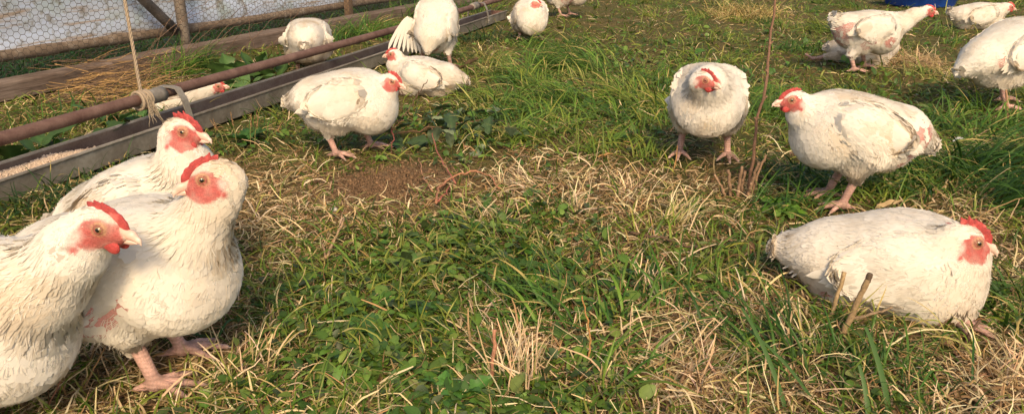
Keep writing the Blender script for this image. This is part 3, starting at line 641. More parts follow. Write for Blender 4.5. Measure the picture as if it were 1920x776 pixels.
    fl2 = nrm(fl2 + 0.20 * (np.stack([noise3(P, 14, seed + k_) for k_ in (1, 5, 9)], 1) - 0.5) + np.array([0, 0, -0.06])) 
    under = np.clip(-Nn[:, 2] * 1.2, 0, 1)
    nearh = np.clip((0.10 - hdist) / 0.07, 0, 1)
    Ln = (0.034 * (1 - 0.68 * nearh) * (1 - 0.15 * under)) * rg.uniform(0.75, 1.2, len(P)); Ln = np.where(b2 > 0.05, Ln * 0.6, Ln)
    lg_ = 0.3 if q > 1 else 0.6
    lift = lg_ * (0.0004 + 0.0020 * np.clip(noise3(P, 11, seed + 2) - 0.35, 0, 1) * 2 + 0.0035 * fz2 + 0.003 * under) * (1 - 0.75 * nearh) * rg.uniform(0.5, 1.5, len(P)) + (rg.random(len(P)) < 0.015) * 0.005 * (1 - nearh)
    lift = lift + (b2 > 0.05) * 0.008
    cs = lowdirt(P, stains(P, seed * 1.7, dirt), 0.05, 0.17, seed, 0.55 * dirt)
    tip = np.clip(noise3(P, 22, seed + 30) - 0.62, 0, 1)[:, None] * 1.6 * dirt; cs = cs * (1 - tip) + np.array([0.62, 0.49, 0.33]) * tip
    Vs, Fs, Ns, Cs = strands(P, Nn, fl2, Ln, (0.0024 if q > 1 else 0.0030) / max(q, 0.55) ** 0.5 * 0.9, lift, rg, 7, 0.22, 0.0080, cs, prims=pr, vane=True)
    kb = rg.random(len(P)) < (0.16 if q > 1 else 0.3)
    Vx, Fx, Nx, Cx = strands(P[kb], Nn[kb], fl2[kb], Ln[kb] * 1.05, 0.0011, lift[kb] * 0.25, rg, 5, 0.30, 0.0075, cs[kb], prims=pr)
    Fs = [np.concatenate([Fs[0], Fx[0] + len(Vs)]), np.concatenate([Fs[1], Fx[1] + len(Vs)])]; Vs = np.concatenate([Vs, Vx]); Ns = np.concatenate([Ns, Nx]); Cs = np.concatenate([Cs, Cx])
    # fine down that breaks the outline
    nd = int(2600 * q * (0.6 if q > 1 else 1)); Pd, Nd = sample(V, F, N, nd, rg); fd_, fed, _, fzd = field(pr, Pd); hdd = np.linalg.norm(Pd - hd, axis=1)
    kd = (fed > 0.6) & ~((face_mask(Pd) > -0.05) & (hdd < 0.05 * hsz)) & (rg.random(nd) < 0.35 + 0.65 * fzd); 
    if sit: kd &= Pd[:, 2] > 0.02
    Pd, Nd, fd_, fzd, hdd = Pd[kd], Nd[kd], fd_[kd], fzd[kd], hdd[kd]; nh = np.clip((0.11 - hdd) / 0.07, 0, 1)
    V2, F2, N2, C2 = strands(Pd, Nd, nrm(fd_ + rg.normal(0, 0.25, fd_.shape)), (0.017 if q > 1 else 0.021) * (1 - 0.6 * nh) * (1 + 0.6 * fzd), 0.0011 / max(q, 0.5) ** 0.5, (0.0026 + 0.006 * fzd) * (1 - 0.7 * nh), rg, 4, 0.5, 0.004, lowdirt(Pd, np.tile(WHITE, (len(Pd), 1)), 0.05, 0.19, seed, 0.8 * dirt), prims=pr)
    k0 = len(Vs); Fq = np.concatenate([Fs[0], F2[0] + k0]); Ft = np.concatenate([Fs[1], F2[1] + k0])
    link('plumage', npmesh('plumage', np.concatenate([Vs, V2]) * s, [Fq, Ft], np.concatenate([Cs, C2]), normals=np.concatenate([Ns, N2])), root, M['feather'])
    # ---- wings: shell of coverts with long flight feathers
    for sd in (1, -1):
        if not wing[0 if sd > 0 else 1]: continue
        drop = wingdrop and wingdrop[0] == sd
        wr = np.array([0.108 * fa, 0.019, 0.062 * fc]); WR = R @ rotm(math.radians(-6 * sd * -1) * -1, math.radians(4), 0) @ rotm(0, 0, math.radians(13 * sd))
        wc = L(-0.002, sd * (0.0855 * fb * wingin), 0.012 * fc)
        wp = [ELL(wc, wr, WR, 0.02, WR @ np.array([-1, 0, -0.22])), ELL(wc + WR @ np.array([0.05, 0.001 * sd, 0.012]), wr * np.array([0.55, 1.15, 0.72]), WR, 0.03, WR @ np.array([-1, 0, -0.35]))]
        Vw, Fw = polymesh(wp, 0.0045); Nw = vnormals(Vw, Fw); cw = stains(Vw, seed * 1.7 + 2, dirt)
        allV = [Vw]; allF4 = [Fw]; allF3 = []; allN = [Nw]; allC = [cw]; k0 = len(Vw)
        Pw, Nq = sample(Vw, Fw, Nw, int(1300 * q), rg); out = ((Pw - wc) @ WR)[:, 1] * sd > -0.006; Pw, Nq = Pw[out], Nq[out]
        flw = nrm(np.tile(WR @ np.array([-1, 0, -0.25]), (len(Pw), 1)) + 0.25 * (np.stack([noise3(Pw, 20, seed + k_) for k_ in (2, 6, 4)], 1) - 0.5)); cp = stains(Pw, seed * 1.7 + 2, dirt * 1.2)
        a, b, c_, d_ = strands(Pw, Nq, flw, 0.030 * rg.uniform(0.7, 1.3, len(Pw)), 0.0032 / max(q, 0.5) ** 0.5, 0.0004 * rg.uniform(0.2, 2.0, len(Pw)), rg, 7, 0.22, 0.0080, cp, prims=pr + wp, vane=True)
        allV.append(a); allF4.append(b[0] + k0); allF3.append(b[1] + k0); allN.append(c_); allC.append(d_); k0 += len(a)
        # flight feathers lie on the shell, in the wing plane
        nf = 11
        cards = [(0.040 - 0.080 * t, -0.030 + 0.030 * t, 188 + 16 * (1 - t) - 6 * t, (0.072 + 0.046 * t), 0.0095, 0.0022) for t in np.linspace(0, 1, nf)]
        cards += [(0.052 - 0.095 * t, -0.012 + 0.034 * t, 196 + 10 * (1 - t) - 8 * t, 0.048, 0.0105, 0.0036) for t in np.linspace(0, 1, 12)]
        cards += [(0.058 - 0.080 * t, 0.006 + 0.028 * t, 200 - 8 * t, 0.036, 0.0095, 0.0048) for t in np.linspace(0, 1, 11)]
        cards += [(0.060 - 0.070 * t, 0.020 + 0.018 * t, 202 - 8 * t, 0.028, 0.009, 0.0056) for t in np.linspace(0, 1, 9)]
        for j, (u0, w0, ag_, ln_, hw, yo_) in enumerate(cards):
            angf = math.radians(ag_ + rg.uniform(-4, 4)); ln = ln_ * fa * rg.uniform(0.9, 1.1); w0 = w0 * fc
            m_ = 9; tt = np.linspace(0, 1, m_); cx = u0 + np.cos(angf) * ln * tt; cz = w0 + np.sin(angf) * ln * tt - 0.010 * tt * tt; prof = hw * np.sqrt(np.clip(1 - (2 * np.abs(tt - 0.5)) ** 5, 0.02, 1)) * np.where(tt > 0.75, np.sqrt(np.clip(1 - ((tt - 0.75) / 0.25) ** 2, 0.03, 1)), 1)
            rows = []
            for e in (-1, 0, 1):
                x_ = cx + np.sin(angf) * prof * -e; z_ = cz + np.cos(angf) * prof * e; g = 1 - (x_ / wr[0]) ** 2 - (z_ / wr[2]) ** 2
                y_ = np.where(g > 0, wr[1] * np.sqrt(np.clip(g, 0, 1)), g * 0.010) + yo_ * 0.6 + 0.0002 * (j % 12) + (0.0016 if e == 0 else 0) - (0.0010 * e)
                y_ = np.maximum(y_, -0.012 - 0.1 * np.maximum(-x_ - 0.10, 0))
                rows.append(np.stack([x_, y_ * sd, z_], 1) @ WR.T + wc)
            rv = np.stack(rows, 1).reshape(-1, 3); kk = np.arange(m_ - 1)[:, None] * 3; fq = np.concatenate([kk + np.array([[0, 1, 4, 3]]), kk + np.array([[1, 2, 5, 4]])])
            if sd < 0: fq = fq[:, ::-1]
            nv = vnormals(rv, fq); 
            if (nv.mean(0) @ (WR @ np.array([0, sd, 0]))) < 0: nv = -nv
            fq = orient(rv, fq, nv); allV.append(rv); allF4.append(fq + k0); allN.append(nv); allC.append(stains(rv, seed + 4, dirt) * rg.uniform(0.93, 1.02)); k0 += len(rv)
        if drop:
            # wing hanging open: a fan of long flight feathers, from the shoulder downwards
            wb = np.array(wingdrop[1]); nfl = wingdrop[2]; fan = wingdrop[3]
            for j in range(nfl):
                t = j / (nfl - 1); a0 = math.radians(fan[0] + (fan[1] - fan[0]) * t); dr = nrm(np.array([-0.25 + 0.25 * t, sd * math.cos(a0), math.sin(a0)])); rt = wb + np.array([-0.06 * t, -sd * 0.075 * t, -0.015 * t]) * wingdrop[4]
                ln = (0.20 - 0.06 * t) * rg.uniform(0.95, 1.05); m_ = 9; tt = np.linspace(0, 1, m_); side = nrm(np.cross(dr, np.array([1, 0.2 * sd, 0]))); prof = 0.0085 * np.sqrt(np.clip(1 - ((tt - 0.5) * 2) ** 6, 0.05, 1))
                ctr = rt + dr * (ln * tt)[:, None] + np.array([0, -sd * 0.03, -0.02]) * (tt ** 2)[:, None]
                rows = [ctr + side * (prof * e)[:, None] + (np.array([-0.002, 0, 0]) if e == 0 else 0) for e in (-1, 0, 1)]
                rv = np.stack(rows, 1).reshape(-1, 3); kk = np.arange(m_ - 1)[:, None] * 3; fq = np.concatenate([kk + np.array([[0, 1, 4, 3]]), kk + np.array([[1, 2, 5, 4]])])
                allV.append(rv); allF4.append(fq + k0); allN.append(vnormals(rv, fq)); allC.append(np.tile(WHITE * 0.97, (len(rv), 1))); k0 += len(rv)
        link('wing', npmesh('wing', np.concatenate(allV) * s, [np.concatenate(allF4), np.concatenate(allF3)], np.concatenate(allC), normals=np.concatenate(allN)), root, M['feather'])
    # ---- tail fan
    if tail:
        vs = []; fs = []; ns = []; cs_ = []; k0 = 0; nf = 12
        tr = nrm(np.cross(td, np.array([0, 1, 0.0]))); 
        if tr[2] < 0: tr = -tr
        for lay in range(2):
            for j in range(nf):
                t = j / (nf - 1) * 2 - 1; a0 = t * 0.36; dr = nrm(td * math.cos(a0) + np.array([0, 1, 0]) * math.sin(a0) - tr * (0.30 * t * t + 0.16 * lay)); side = nrm(np.cross(tr, dr)); rt = tb - td * 0.03 + np.array([0, 0.016 * t, 0]) + tr * (0.030 - 0.014 * t * t - 0.018 * lay)
                ln = 0.082 * (1 - 0.22 * t * t) * rg.uniform(0.9, 1.06); m_ = 8; tt = np.linspace(0, 1, m_); prof = 0.0105 * np.sqrt(np.clip(1 - (np.clip(tt - 0.45, 0, 1) / 0.55) ** 3, 0.04, 1)); ctr = rt + dr * (ln * tt)[:, None] - tr * (0.022 * tt ** 2)[:, None] + rg.normal(0, 0.001, 3)
                rv = np.stack([ctr + side * (prof * e)[:, None] + (tr * 0.0018 if e == 0 else 0) for e in (-1, 0, 1)], 1).reshape(-1, 3); kk = np.arange(m_ - 1)[:, None] * 3
                fq = np.concatenate([kk + np.array([[0, 1, 4, 3]]), kk + np.array([[1, 2, 5, 4]])]); nv = vnormals(rv, fq); nv *= np.sign((nv.mean(0) @ tr) + 1e-9)
                fq = orient(rv, fq, nv); vs.append(rv); fs.append(fq + k0); ns.append(nv); cs_.append(stains(rv, seed + 8, dirt) * rg.uniform(0.94, 1.02)); k0 += len(rv)
        link('tail', npmesh('tail', np.concatenate(vs) * s, [np.concatenate(fs)], np.concatenate(cs_), normals=np.concatenate(ns)), root, M['feather'])
    # ---- comb, wattles, beak, eyes
    cb = []; base = [(0.036, 0.007), (0.030, 0.014), (0.021, 0.0195), (0.011, 0.0225), (0.000, 0.0235), (-0.010, 0.0215)]; hh = [0.006, 0.010, 0.0125, 0.014, 0.013, 0.009]
    for (x_, z_) in base: cb.append(CAP(Hh(x_, 0, z_ - 0.004), Hh(x_ - 0.003, 0, z_ + 0.0065 * comb), 0.0052 * hsz, 0.0044 * hsz, 0.006))
    for (x_, z_), h_ in zip(base, hh):
        ln = h_ * comb * rg.uniform(0.85, 1.15); cb.append(CAP(Hh(x_ - 0.002, 0, z_ + 0.003), Hh(x_ - 0.006 - 0.2 * ln, rg.uniform(-0.001, 0.001), z_ + ln), 0.0042 * hsz, 0.0016 * hsz, 0.004))
    Vc, Fc = polymesh(cb, 0.0013 if q >= 1 else 0.0018); qc = (Vc - hd) @ HR; qc[:, 1] *= 0.62; Vc = hd + qc @ HR.T
    nzc = noise3(Vc, 160, seed)[:, None]; link('comb', npmesh('comb', Vc * s, Fc, RED * (0.7 + 0.6 * nzc) + np.array([0.5, 0.35, 0.28]) * np.clip(nzc - 0.6, 0, 1)), root, M['comb'])
    for y in (1, -1):
        wt = [ELL(Hh(0.022, 0.0085 * y, -0.0200), np.array([0.0100, 0.0032, 0.0085]) * hsz, HR, 0.004), ELL(Hh(0.016, 0.0095 * y, -0.0165), np.array([0.013, 0.0032, 0.0065]) * hsz, HR, 0.006)]
        Vt, Ft_ = polymesh(wt, 0.0014 if q >= 1 else 0.002); link('wattle', npmesh('wattle', Vt * s, Ft_, RED * (0.95 + 0.35 * noise3(Vt, 150, seed)[:, None])), root, M['comb'])
    bk = [CAP(Hh(0.026, 0, -0.0005), Hh(0.043, 0, -0.0015), 0.0092 * hsz, 0.0065 * hsz, 0.005), CAP(Hh(0.043, 0, -0.0015), Hh(0.0525, 0, -0.0065), 0.0062 * hsz, 0.0036 * hsz, 0.005), CAP(Hh(0.0525, 0, -0.0065), Hh(0.0565, 0, -0.0125), 0.0034 * hsz, 0.0011 * hsz, 0.003)]
    Vb, Fb = polymesh(bk, 0.0012 if q >= 1 else 0.0018); qb = (Vb - hd) @ HR; qb[:, 1] *= 0.82; Vb = hd + qb @ HR.T; tip = np.clip((qb[:, 0:1] / hsz - 0.028) / 0.03, 0, 1)
    link('upper_beak', npmesh('upper_beak', Vb * s, Fb, np.array([0.70, 0.36, 0.27]) * (1 - tip) + np.array([0.78, 0.60, 0.50]) * tip), root, M['beak'])
    bk = [CAP(Hh(0.026, 0, -0.0100), Hh(0.041, 0, -0.0100), 0.0058 * hsz, 0.0042 * hsz, 0.004), CAP(Hh(0.041, 0, -0.0100), Hh(0.0505, 0, -0.0110), 0.0040 * hsz, 0.0015 * hsz, 0.004)]
    Vb, Fb = polymesh(bk, 0.0012 if q >= 1 else 0.0018); link('lower_beak', npmesh('lower_beak', Vb * s, Fb, np.tile([0.70, 0.47, 0.38], (len(Vb), 1))), root, M['beak'])
    for y in (1, -1):
        # eyeball: rings of a sphere around the outward axis
        er = 0.0061 * hsz; ex = HD(0.10, y, 0.06); ex = nrm(ex); ec = Hh(0.0112, 0.0152 * y, 0.0056); e1 = nrm(np.cross(ex, HD(0, 0, 1))); e2 = np.cross(ex, e1); nr, ns_ = 10, 16
        vv = [ec + ex * er]; colr = [(0.005, 0.005, 0.005)]
        for i in range(1, nr + 1):
            ph = i / nr * math.pi * 0.62
            for j in range(ns_):
                a_ = j / ns_ * 2 * math.pi; vv.append(ec + er * (math.cos(ph) * ex + math.sin(ph) * (math.cos(a_) * e1 + math.sin(a_) * (0.35 if sleepy else 0.92) * e2)))
                colr.append((0.006, 0.005, 0.005) if i <= 2 else (0.26, 0.155, 0.065) if i <= 4 else (0.14, 0.08, 0.04) if i == 5 else (0.10, 0.05, 0.03))
        vv = np.array(vv); f3 = np.array([[0, 1 + j, 1 + (j + 1) % ns_] for j in range(ns_)]); f4 = np.array([[1 + (i - 1) * ns_ + j, 1 + i * ns_ + j, 1 + i * ns_ + (j + 1) % ns_, 1 + (i - 1) * ns_ + (j + 1) % ns_] for i in range(1, nr) for j in range(ns_)])
        link('eye', npmesh('eye', vv * s, [f4, f3], np.array(colr)), root, M['eye'])
    return root

BARE_K = ((0.08, -0.07, 0.13, 0.022),)
hen('A', 'nearest white hen, cut by the left and bottom picture edges, looking right', 0, 0, -4, 1.12, 1, 1.4, pos=(-0.870, 0.985), H=0.150, pitch=38, head=(0.268, 0.0, 0.325), hyaw=-10, hpitch=-8, fat=(1.0, 1.0, 1.05), neck=[(0.175, 0, 0.245), (0.228, 0, 0.295)], dirt=1.5, bare=((0.10, -0.09, 0.13, 0.018),), feet=((-0.05, 0.07, 0), (-0.09, -0.06, 0)), comb=0.8)
hen('C', 'plump white hen in front, head turned back over its body, pink skin under the wing', 0, 0, -10, 1.10, 2, 1.4, pos=(-0.655, 1.15), H=0.207, pitch=9, head=(0.168, 0.000, 0.350), hyaw=-148, hpitch=-10, neck=[(0.132, -0.004, 0.270), (0.166, 0.006, 0.318)], fat=(0.94, 0.96, 0.86), bare=((0.000, -0.085, 0.172, 0.050), (0.045, -0.085, 0.180, 0.038)), feet=((0.032, 0.055, 25), (0.051, -0.046, 18)), dirt=0.9, puff=0.90, neckr=0.90, wingin=0.93, comb=0.85)
hen('B', 'white hen with red comb behind the plump front hen, facing right by the trough', 0, 0, -8, 1.12, 3, 1.2, pos=(-0.775, 1.46), H=0.176, pitch=18, head=(0.110, 0, 0.335), hyaw=-6, hpitch=-6, neck=[(0.105, 0, 0.275)], fat=(0.80, 1.0, 0.92), comb=1.0)
hen('F', 'white hen standing on bare earth in front of the trough, facing right with low head', 0, 0, -6, 1.0, 4, 1.0, pos=(-0.575, 2.56), H=0.203, pitch=4, head=(0.165, -0.005, 0.267), hyaw=-12, hpitch=-14, neck=[(0.145, 0, 0.245)], feet=((0.06, 0.06, 10), (-0.03, -0.065, -8)), fat=(0.95, 1.05, 0.95), comb=1.15, tailup=-12, puff=0.92, neckr=0.9)
hen('G', 'white hen sitting in the weeds behind the standing hen, facing left', 0, 0, 176, 1.0, 5, 0.7, pos=(-0.43, 3.66), sit=True, H=0.080, pitch=6, head=(0.145, 0.01, 0.185), hyaw=4, hpitch=-4, neck=[(0.135, 0, 0.135)], feet=((0.1, 0.06, 0), (0.1, -0.06, 0)), fat=(0.9, 1.0, 0.85), tailup=-6, comb=0.7)
hen('H', 'white hen seen from behind at the trough with one wing hanging open', 0, 0, 80, 1.08, 6, 0.8, pos=(-0.43, 4.30), H=0.245, pitch=30, head=(0.11, 0, 0.47), hyaw=10, hpitch=0, neck=[(0.12, 0, 0.36)], fat=(0.9, 1.0, 1.05), bare=((-0.10, 0, 0.14, 0.040),), wingdrop=(1, (-0.01, 0.145, 0.275), 9, (-48, -88), 1.0), feet=((0, 0.075, 0), (0, -0.075, 0)), tailup=-38)
hen('I', 'white hen seen from the front beside the far end of the trough', 0, 0, -78, 1.1, 7, 0.7, pos=(0.125, 5.50), H=0.158, pitch=14, head=(0.125, 0.01, 0.248), hyaw=48, hpitch=-4, neck=[(0.105, 0, 0.215)], fat=(0.9, 0.98, 1.0), comb=0.6, neckr=1.25)
hen('J', 'white hen behind the front-facing hen at the trough end, mostly out of frame', 0, 0, 8, 1.1, 8, 0.5, pos=(0.49, 7.05), H=0.215, pitch=6, feet=((0.05, 0.05, 0), (-0.05, -0.06, 0)), bare=((0.0, -0.1, 0.15, 0.05),))
hen('K', 'white hen standing and facing the camera, head tucked down on its breast', 0, 0, -104, 1.08, 9, 1.0, pos=(0.665, 2.50), H=0.202, pitch=20, head=(0.192, -0.018, 0.292), hyaw=64, hpitch=-10, neck=[(0.140, -0.008, 0.272)], fat=(0.88, 1.04, 0.96), neckr=1.12, puff=1.02, sleepy=True, comb=0.8, feet=((-0.01, 0.075, 0), (0.0, -0.075, 0)), bare=BARE_K, dirt=1.3)
hen('L', 'white hen standing on the right and facing left, pink patch beside its drooping tail', 0, 0, 178, 1.06, 10, 1.1, pos=(0.965, 2.03), H=0.220, pitch=8, head=(0.178, 0.004, 0.293), hyaw=4, hpitch=-4, neck=[(0.15, 0, 0.262)], fat=(0.90, 1.0, 0.86), bare=((-0.145, 0.065, 0.222, 0.040), (-0.138, 0.065, 0.175, 0.042), (-0.110, 0.07, 0.130, 0.038)), feet=((0.03, 0.05, 8), (0.03, -0.055, 4)), tailup=-24, dirt=1.2, comb=0.85, puff=0.92, neckr=0.92, wingin=0.95)
hen('M', 'white hen lying on the grass at lower right with bright red comb, facing right', 0, 0, -24, 1.08, 11, 1.4, pos=(0.795, 1.435), sit=True, H=0.088, pitch=5, head=(0.108, -0.045, 0.170), hyaw=18, hpitch=-12, hs=1.18, neck=[(0.110, -0.02, 0.13)], fat=(0.89, 0.98, 0.94), wingin=0.88, feet=((0.115, -0.072, -28), (0.115, 0.05, 10)), tailup=6, comb=1.15, dirt=0.5, bare=((-0.105, -0.085, 0.03, 0.02),))
hen('N', 'lean white hen standing at the back with stretched neck and bare pink flank', 0, 0, -2, 1.12, 12, 0.9, pos=(1.97, 4.22), H=0.212, pitch=-2, head=(0.275, 0, 0.300), hyaw=0, hpitch=-6, neck=[(0.165, 0, 0.245), (0.215, 0, 0.28)], fat=(0.86, 0.92, 0.86), bare=((-0.13, -0.06, 0.20, 0.05), (-0.12, 0.0, 0.155, 0.04), (-0.02, -0.10, 0.155, 0.04), (0.08, -0.09, 0.16, 0.03)), feet=((0.04, 0.06, 0), (-0.06, -0.06, 0)), tailup=52, comb=0.55, neckr=0.82, dirt=1.0)
lg = [CAP((-0.10, -0.03, 0.03), (-0.19, -0.05, 0.035), 0.03, 0.017, 0.02, (-1, 0, 0), 'g'), CAP((-0.19, -0.05, 0.035), (-0.28, -0.05, 0.020), 0.013, 0.010, 0.006, (-1, 0, 0), 's'), CAP((-0.28, -0.05, 0.02), (-0.32, -0.045, 0.045), 0.009, 0.006, 0.005, (-1, 0, 0), 's')]
hen('O', 'white hen lying flat behind the lean hen with one leg stretched out backwards', 0, 0, -4, 1.1, 13, 0.6, pos=(2.13, 4.58), sit=True, H=0.062, pitch=0, head=(0.16, 0.03, 0.085), neck=[(0.14, 0, 0.08)], fat=(0.85, 0.95, 0.72), nolegs=True, extra=lg, comb=0.5)
hen('P', 'white hen sitting in dry grass by the blue basin, bright red comb, facing right', 0, 0, -8, 1.15, 14, 0.7, pos=(3.78, 6.22), sit=True, H=0.085, pitch=2, head=(0.185, -0.01, 0.150), hyaw=0, hpitch=-12, neck=[(0.155, 0, 0.135)], fat=(0.86, 1.0, 0.88), feet=((0.1, 0.06, 0), (0.1, -0.06, 0)), tailup=35)
hen('Q', 'white hen cut by the right picture edge, only tail, back and leg in view', 0, 0, 14, 1.22, 15, 1.0, pos=(2.19, 3.30), H=0.215, pitch=17, head=(0.21, 0, 0.40), fat=(1.0, 1.0, 0.95), feet=((0.07, 0.06, 0), (-0.045, -0.065, 0)), bare=((0.03, -0.10, 0.150, 0.045), (-0.11, -0.08, 0.19, 0.03), (-0.05, -0.09, 0.09, 0.02)), tailup=-12)
hen('E', 'white hen with its rear turned to the camera between the trough and the timber beam', 0, 0, 98, 1.1, 16, 0.8, pos=(-1.105, 4.12), H=0.175, pitch=-8, head=(0.24, 0, 0.13), hpitch=-50, neck=[(0.18, 0, 0.16)], fat=(0.9, 0.98, 1.0), tailup=-35, bare=((-0.15, -0.035, 0.19, 0.022),), dirt=1.6)
hen('D', 'white hen crouching behind the trough, only its pink face and back showing', 0, 0, 12, 0.85, 17, 0.7, pos=(-1.50, 3.24), sit=True, H=0.042, pitch=0, head=(0.232, 0, 0.118), hyaw=0, hpitch=6, neck=[(0.16, 0, 0.09)], fat=(0.9, 0.9, 0.50), comb=0.35, tail=False, feet=((0.1, 0.05, 0), (0.1, -0.05, 0)), hs=1.15)
# ====VEG
# ------------------------------------------------------------------ vegetation and litter
vr = np.random.default_rng(21)
def ribbons(P, az, el, L, W, curl, col, seg=4, kink=0.0, wob=0.0, fold=0.25, taper=1.0, rg=vr, sideroll=0.6, basew=0.6):
    """blades: P roots, az/el initial direction, curl droop, kink random bends. returns V,F,C"""
    n = len(P); P3 = P if P.shape[1] == 3 else np.concatenate([P, (ground_h(P) - 0.002)[:, None]], 1)
    pts = [P3]; a = az.copy(); e = el.copy(); st = (L / seg)
    dirs = []
    for k in range(seg):
        d = np.stack([np.cos(e) * np.cos(a), np.cos(e) * np.sin(a), np.sin(e)], 1); dirs.append(d)
        q = pts[-1] + d * st[:, None]; gz = ground_h(q[:, :2]) + 0.002; q[:, 2] = np.maximum(q[:, 2], gz); pts.append(q)
        e = e - curl / seg + rg.normal(0, kink + 1e-6, n); a = a + rg.normal(0, wob + 1e-6, n)
    dirs.append(dirs[-1]); roll = rg.normal(0, sideroll, n)
    V = []
    for k in range(seg + 1):
        d = dirs[k]; s0 = nrm(np.stack([-d[:, 1], d[:, 0], np.zeros(n)], 1)); u = np.cross(s0, d); s_ = s0 * np.cos(roll)[:, None] + u * np.sin(roll)[:, None]; up = np.cross(s_, d)
        t = k / seg; wv = (W * (basew + (1 - basew) * min(1, t * 4)) * (1 - t ** 2.2 * taper) ** 0.8 * 0.5 + 0.0002)[:, None]
        V += [pts[k] - s_ * wv, pts[k] + up * -wv * fold, pts[k] + s_ * wv]
    m = (seg + 1) * 3; V = np.stack(V, 1).reshape(-1, 3); b = np.arange(n)[:, None] * m; F = []
    for k in range(seg):
        o = k * 3; F += [b + np.array([[o, o + 1, o + 4, o + 3]]), b + np.array([[o + 1, o + 2, o + 5, o + 4]])]
    tt = np.repeat(np.arange(seg + 1) / seg, 3)[None, :, None]
    c = col[:, None, :] * np.ones((1, m, 1)); 
    return V, np.concatenate(F), c, tt
def footclear(xy, amt=1.0): return vr.random(len(xy)) > amt * gsum(xy, FEET)
def stuff(name, mat, V, F, Cc, label, cat, kind='stuff'):
    o = link(name, npmesh(name, V, F, Cc.reshape(-1, 3)), None, mat); tag(o, label, cat, kind=kind); return o
def gsum(xy, spots):
    w_ = np.zeros(len(xy))
    for (px, py, sg, a) in spots:
        c = at(px, py)[:2]; w_ = np.maximum(w_, a * np.exp(-((xy - c) ** 2).sum(1) / (2 * sg * sg)))
    return w_
hens = [o for o in bpy.data.objects if o.name.startswith('hen')]
sitting = {'M': (0.795, 1.435, -24, 0.19, 0.12), 'G': (-0.43, 3.66, 176, 0.17, 0.11), 'O': (2.13, 4.58, -4, 0.16, 0.11), 'P': (3.78, 6.22, -8, 0.18, 0.13), 'D': (-1.50, 3.24, 12, 0.17, 0.1)}
def blocked(xy):
    b = np.zeros(len(xy), bool)
    q = xy - F0; x = q @ fd; y = q @ fn; b |= (x > -0.95) & (x < FL + 0.01) & (y > -0.012) & (y < 0.16)
    q = xy - B0; y = q @ bn; b |= (y > -0.004) & (y < 0.14)
    for v in sitting.values():
        th = math.radians(v[2]); dx = xy[:, 0] - v[0]; dy = xy[:, 1] - v[1]; u = dx * math.cos(th) + dy * math.sin(th); w_ = -dx * math.sin(th) + dy * math.cos(th); b |= (u / v[3]) ** 2 + (w_ / v[4]) ** 2 < 0.8
    return b
EARTH = [(715, 350, 0.10, 0.95), (760, 330, 0.08, 0.95), (660, 350, 0.06, 0.8), (1780, 745, 0.05, 0.7)]
FEET = [(635, 300, 0.05, 1), (690, 275, 0.05, 1), (290, 715, 0.055, 1), (345, 645, 0.055, 1), (330, 735, 0.04, 1), (385, 640, 0.04, 1), (1300, 300, 0.05, 1), (1378, 312, 0.05, 1), (1565, 395, 0.07, 1), (1750, 655, 0.06, 1), (1815, 660, 0.05, 1), (1865, 210, 0.05, 0.7)]
def roots(n, x0=-260, x1=2180, y0=-62, y1=930, pow_=1.0):
    px = vr.uniform(x0, x1, n); py = y0 + (y1 - y0) * vr.random(n) ** pow_
    xy, t = atn(px, py); xy = xy + vr.normal(0, 0.02, xy.shape); k = ~blocked(xy); return xy[k], t[k]
def inside(xy): return (xy - B0) @ bn < 0
def behind(xy): return ((xy - F0) @ fn > 0.1) & inside(xy)
GREENS = np.array([[0.065, 0.12, 0.012], [0.11, 0.17, 0.018], [0.17, 0.225, 0.028], [0.27, 0.28, 0.055], [0.045, 0.08, 0.018]])
STRAWS = np.array([[0.68, 0.53, 0.31], [0.57, 0.43, 0.24], [0.36, 0.25, 0.12], [0.24, 0.155, 0.075], [0.68, 0.56, 0.36], [0.42, 0.25, 0.11]])
def pick(pal, n, p=None): return pal[vr.choice(len(pal), n, p=p)] * vr.uniform(0.75, 1.25, (n, 1)) * (1 + vr.normal(0, 0.05, (n, 3)))
DRY = [(540, 400, 0.20, 1.0), (480, 330, 0.2, 0.9), (560, 470, 0.12, 0.9), (950, 350, 0.22, 0.75), (1080, 330, 0.24, 0.8), (1200, 400, 0.2, 0.8), (1310, 340, 0.16, 0.9), (960, 640, 0.10, 1.0), (420, 660, 0.14, 0.9), (300, 620, 0.2, 0.9), (560, 740, 0.12, 0.7), (1290, 600, 0.13, 0.9), (1360, 700, 0.12, 0.9), (1700, 110, 0.22, 1.0), (1400, 40, 0.5, 1.0), (1300, 25, 0.4, 0.8), (1850, 700, 0.12, 0.9), (1800, 400, 0.14, 0.7), (230, 150, 0.35, 1.0), (900, 110, 0.2, 0.6), (1240, 450, 0.12, 0.8), (1040, 90, 0.2, 0.4), (1860, 150, 0.2, 0.5), (1130, 250, 0.2, 0.5), (820, 700, 0.08, 0.4), (1460, 560, 0.10, 0.8), (1880, 480, 0.12, 0.8)]
LEAFY = [(700, 600, 0.20, 1.0), (850, 470, 0.22, 1.0), (860, 720, 0.16, 1.0), (930, 520, 0.14, 0.9), (700, 690, 0.14, 1.0), (1000, 420, 0.16, 0.7), (450, 280, 0.14, 0.8), (850, 250, 0.3, 0.8), (1150, 110, 0.7, 0.7), (1230, 240, 0.2, 0.9), (1500, 190, 0.3, 0.7), (1750, 190, 0.3, 0.8), (1130, 520, 0.14, 0.7), (640, 560, 0.12, 0.8), (1280, 330, 0.12, 0.5), (1600, 700, 0.1, 0.7)]

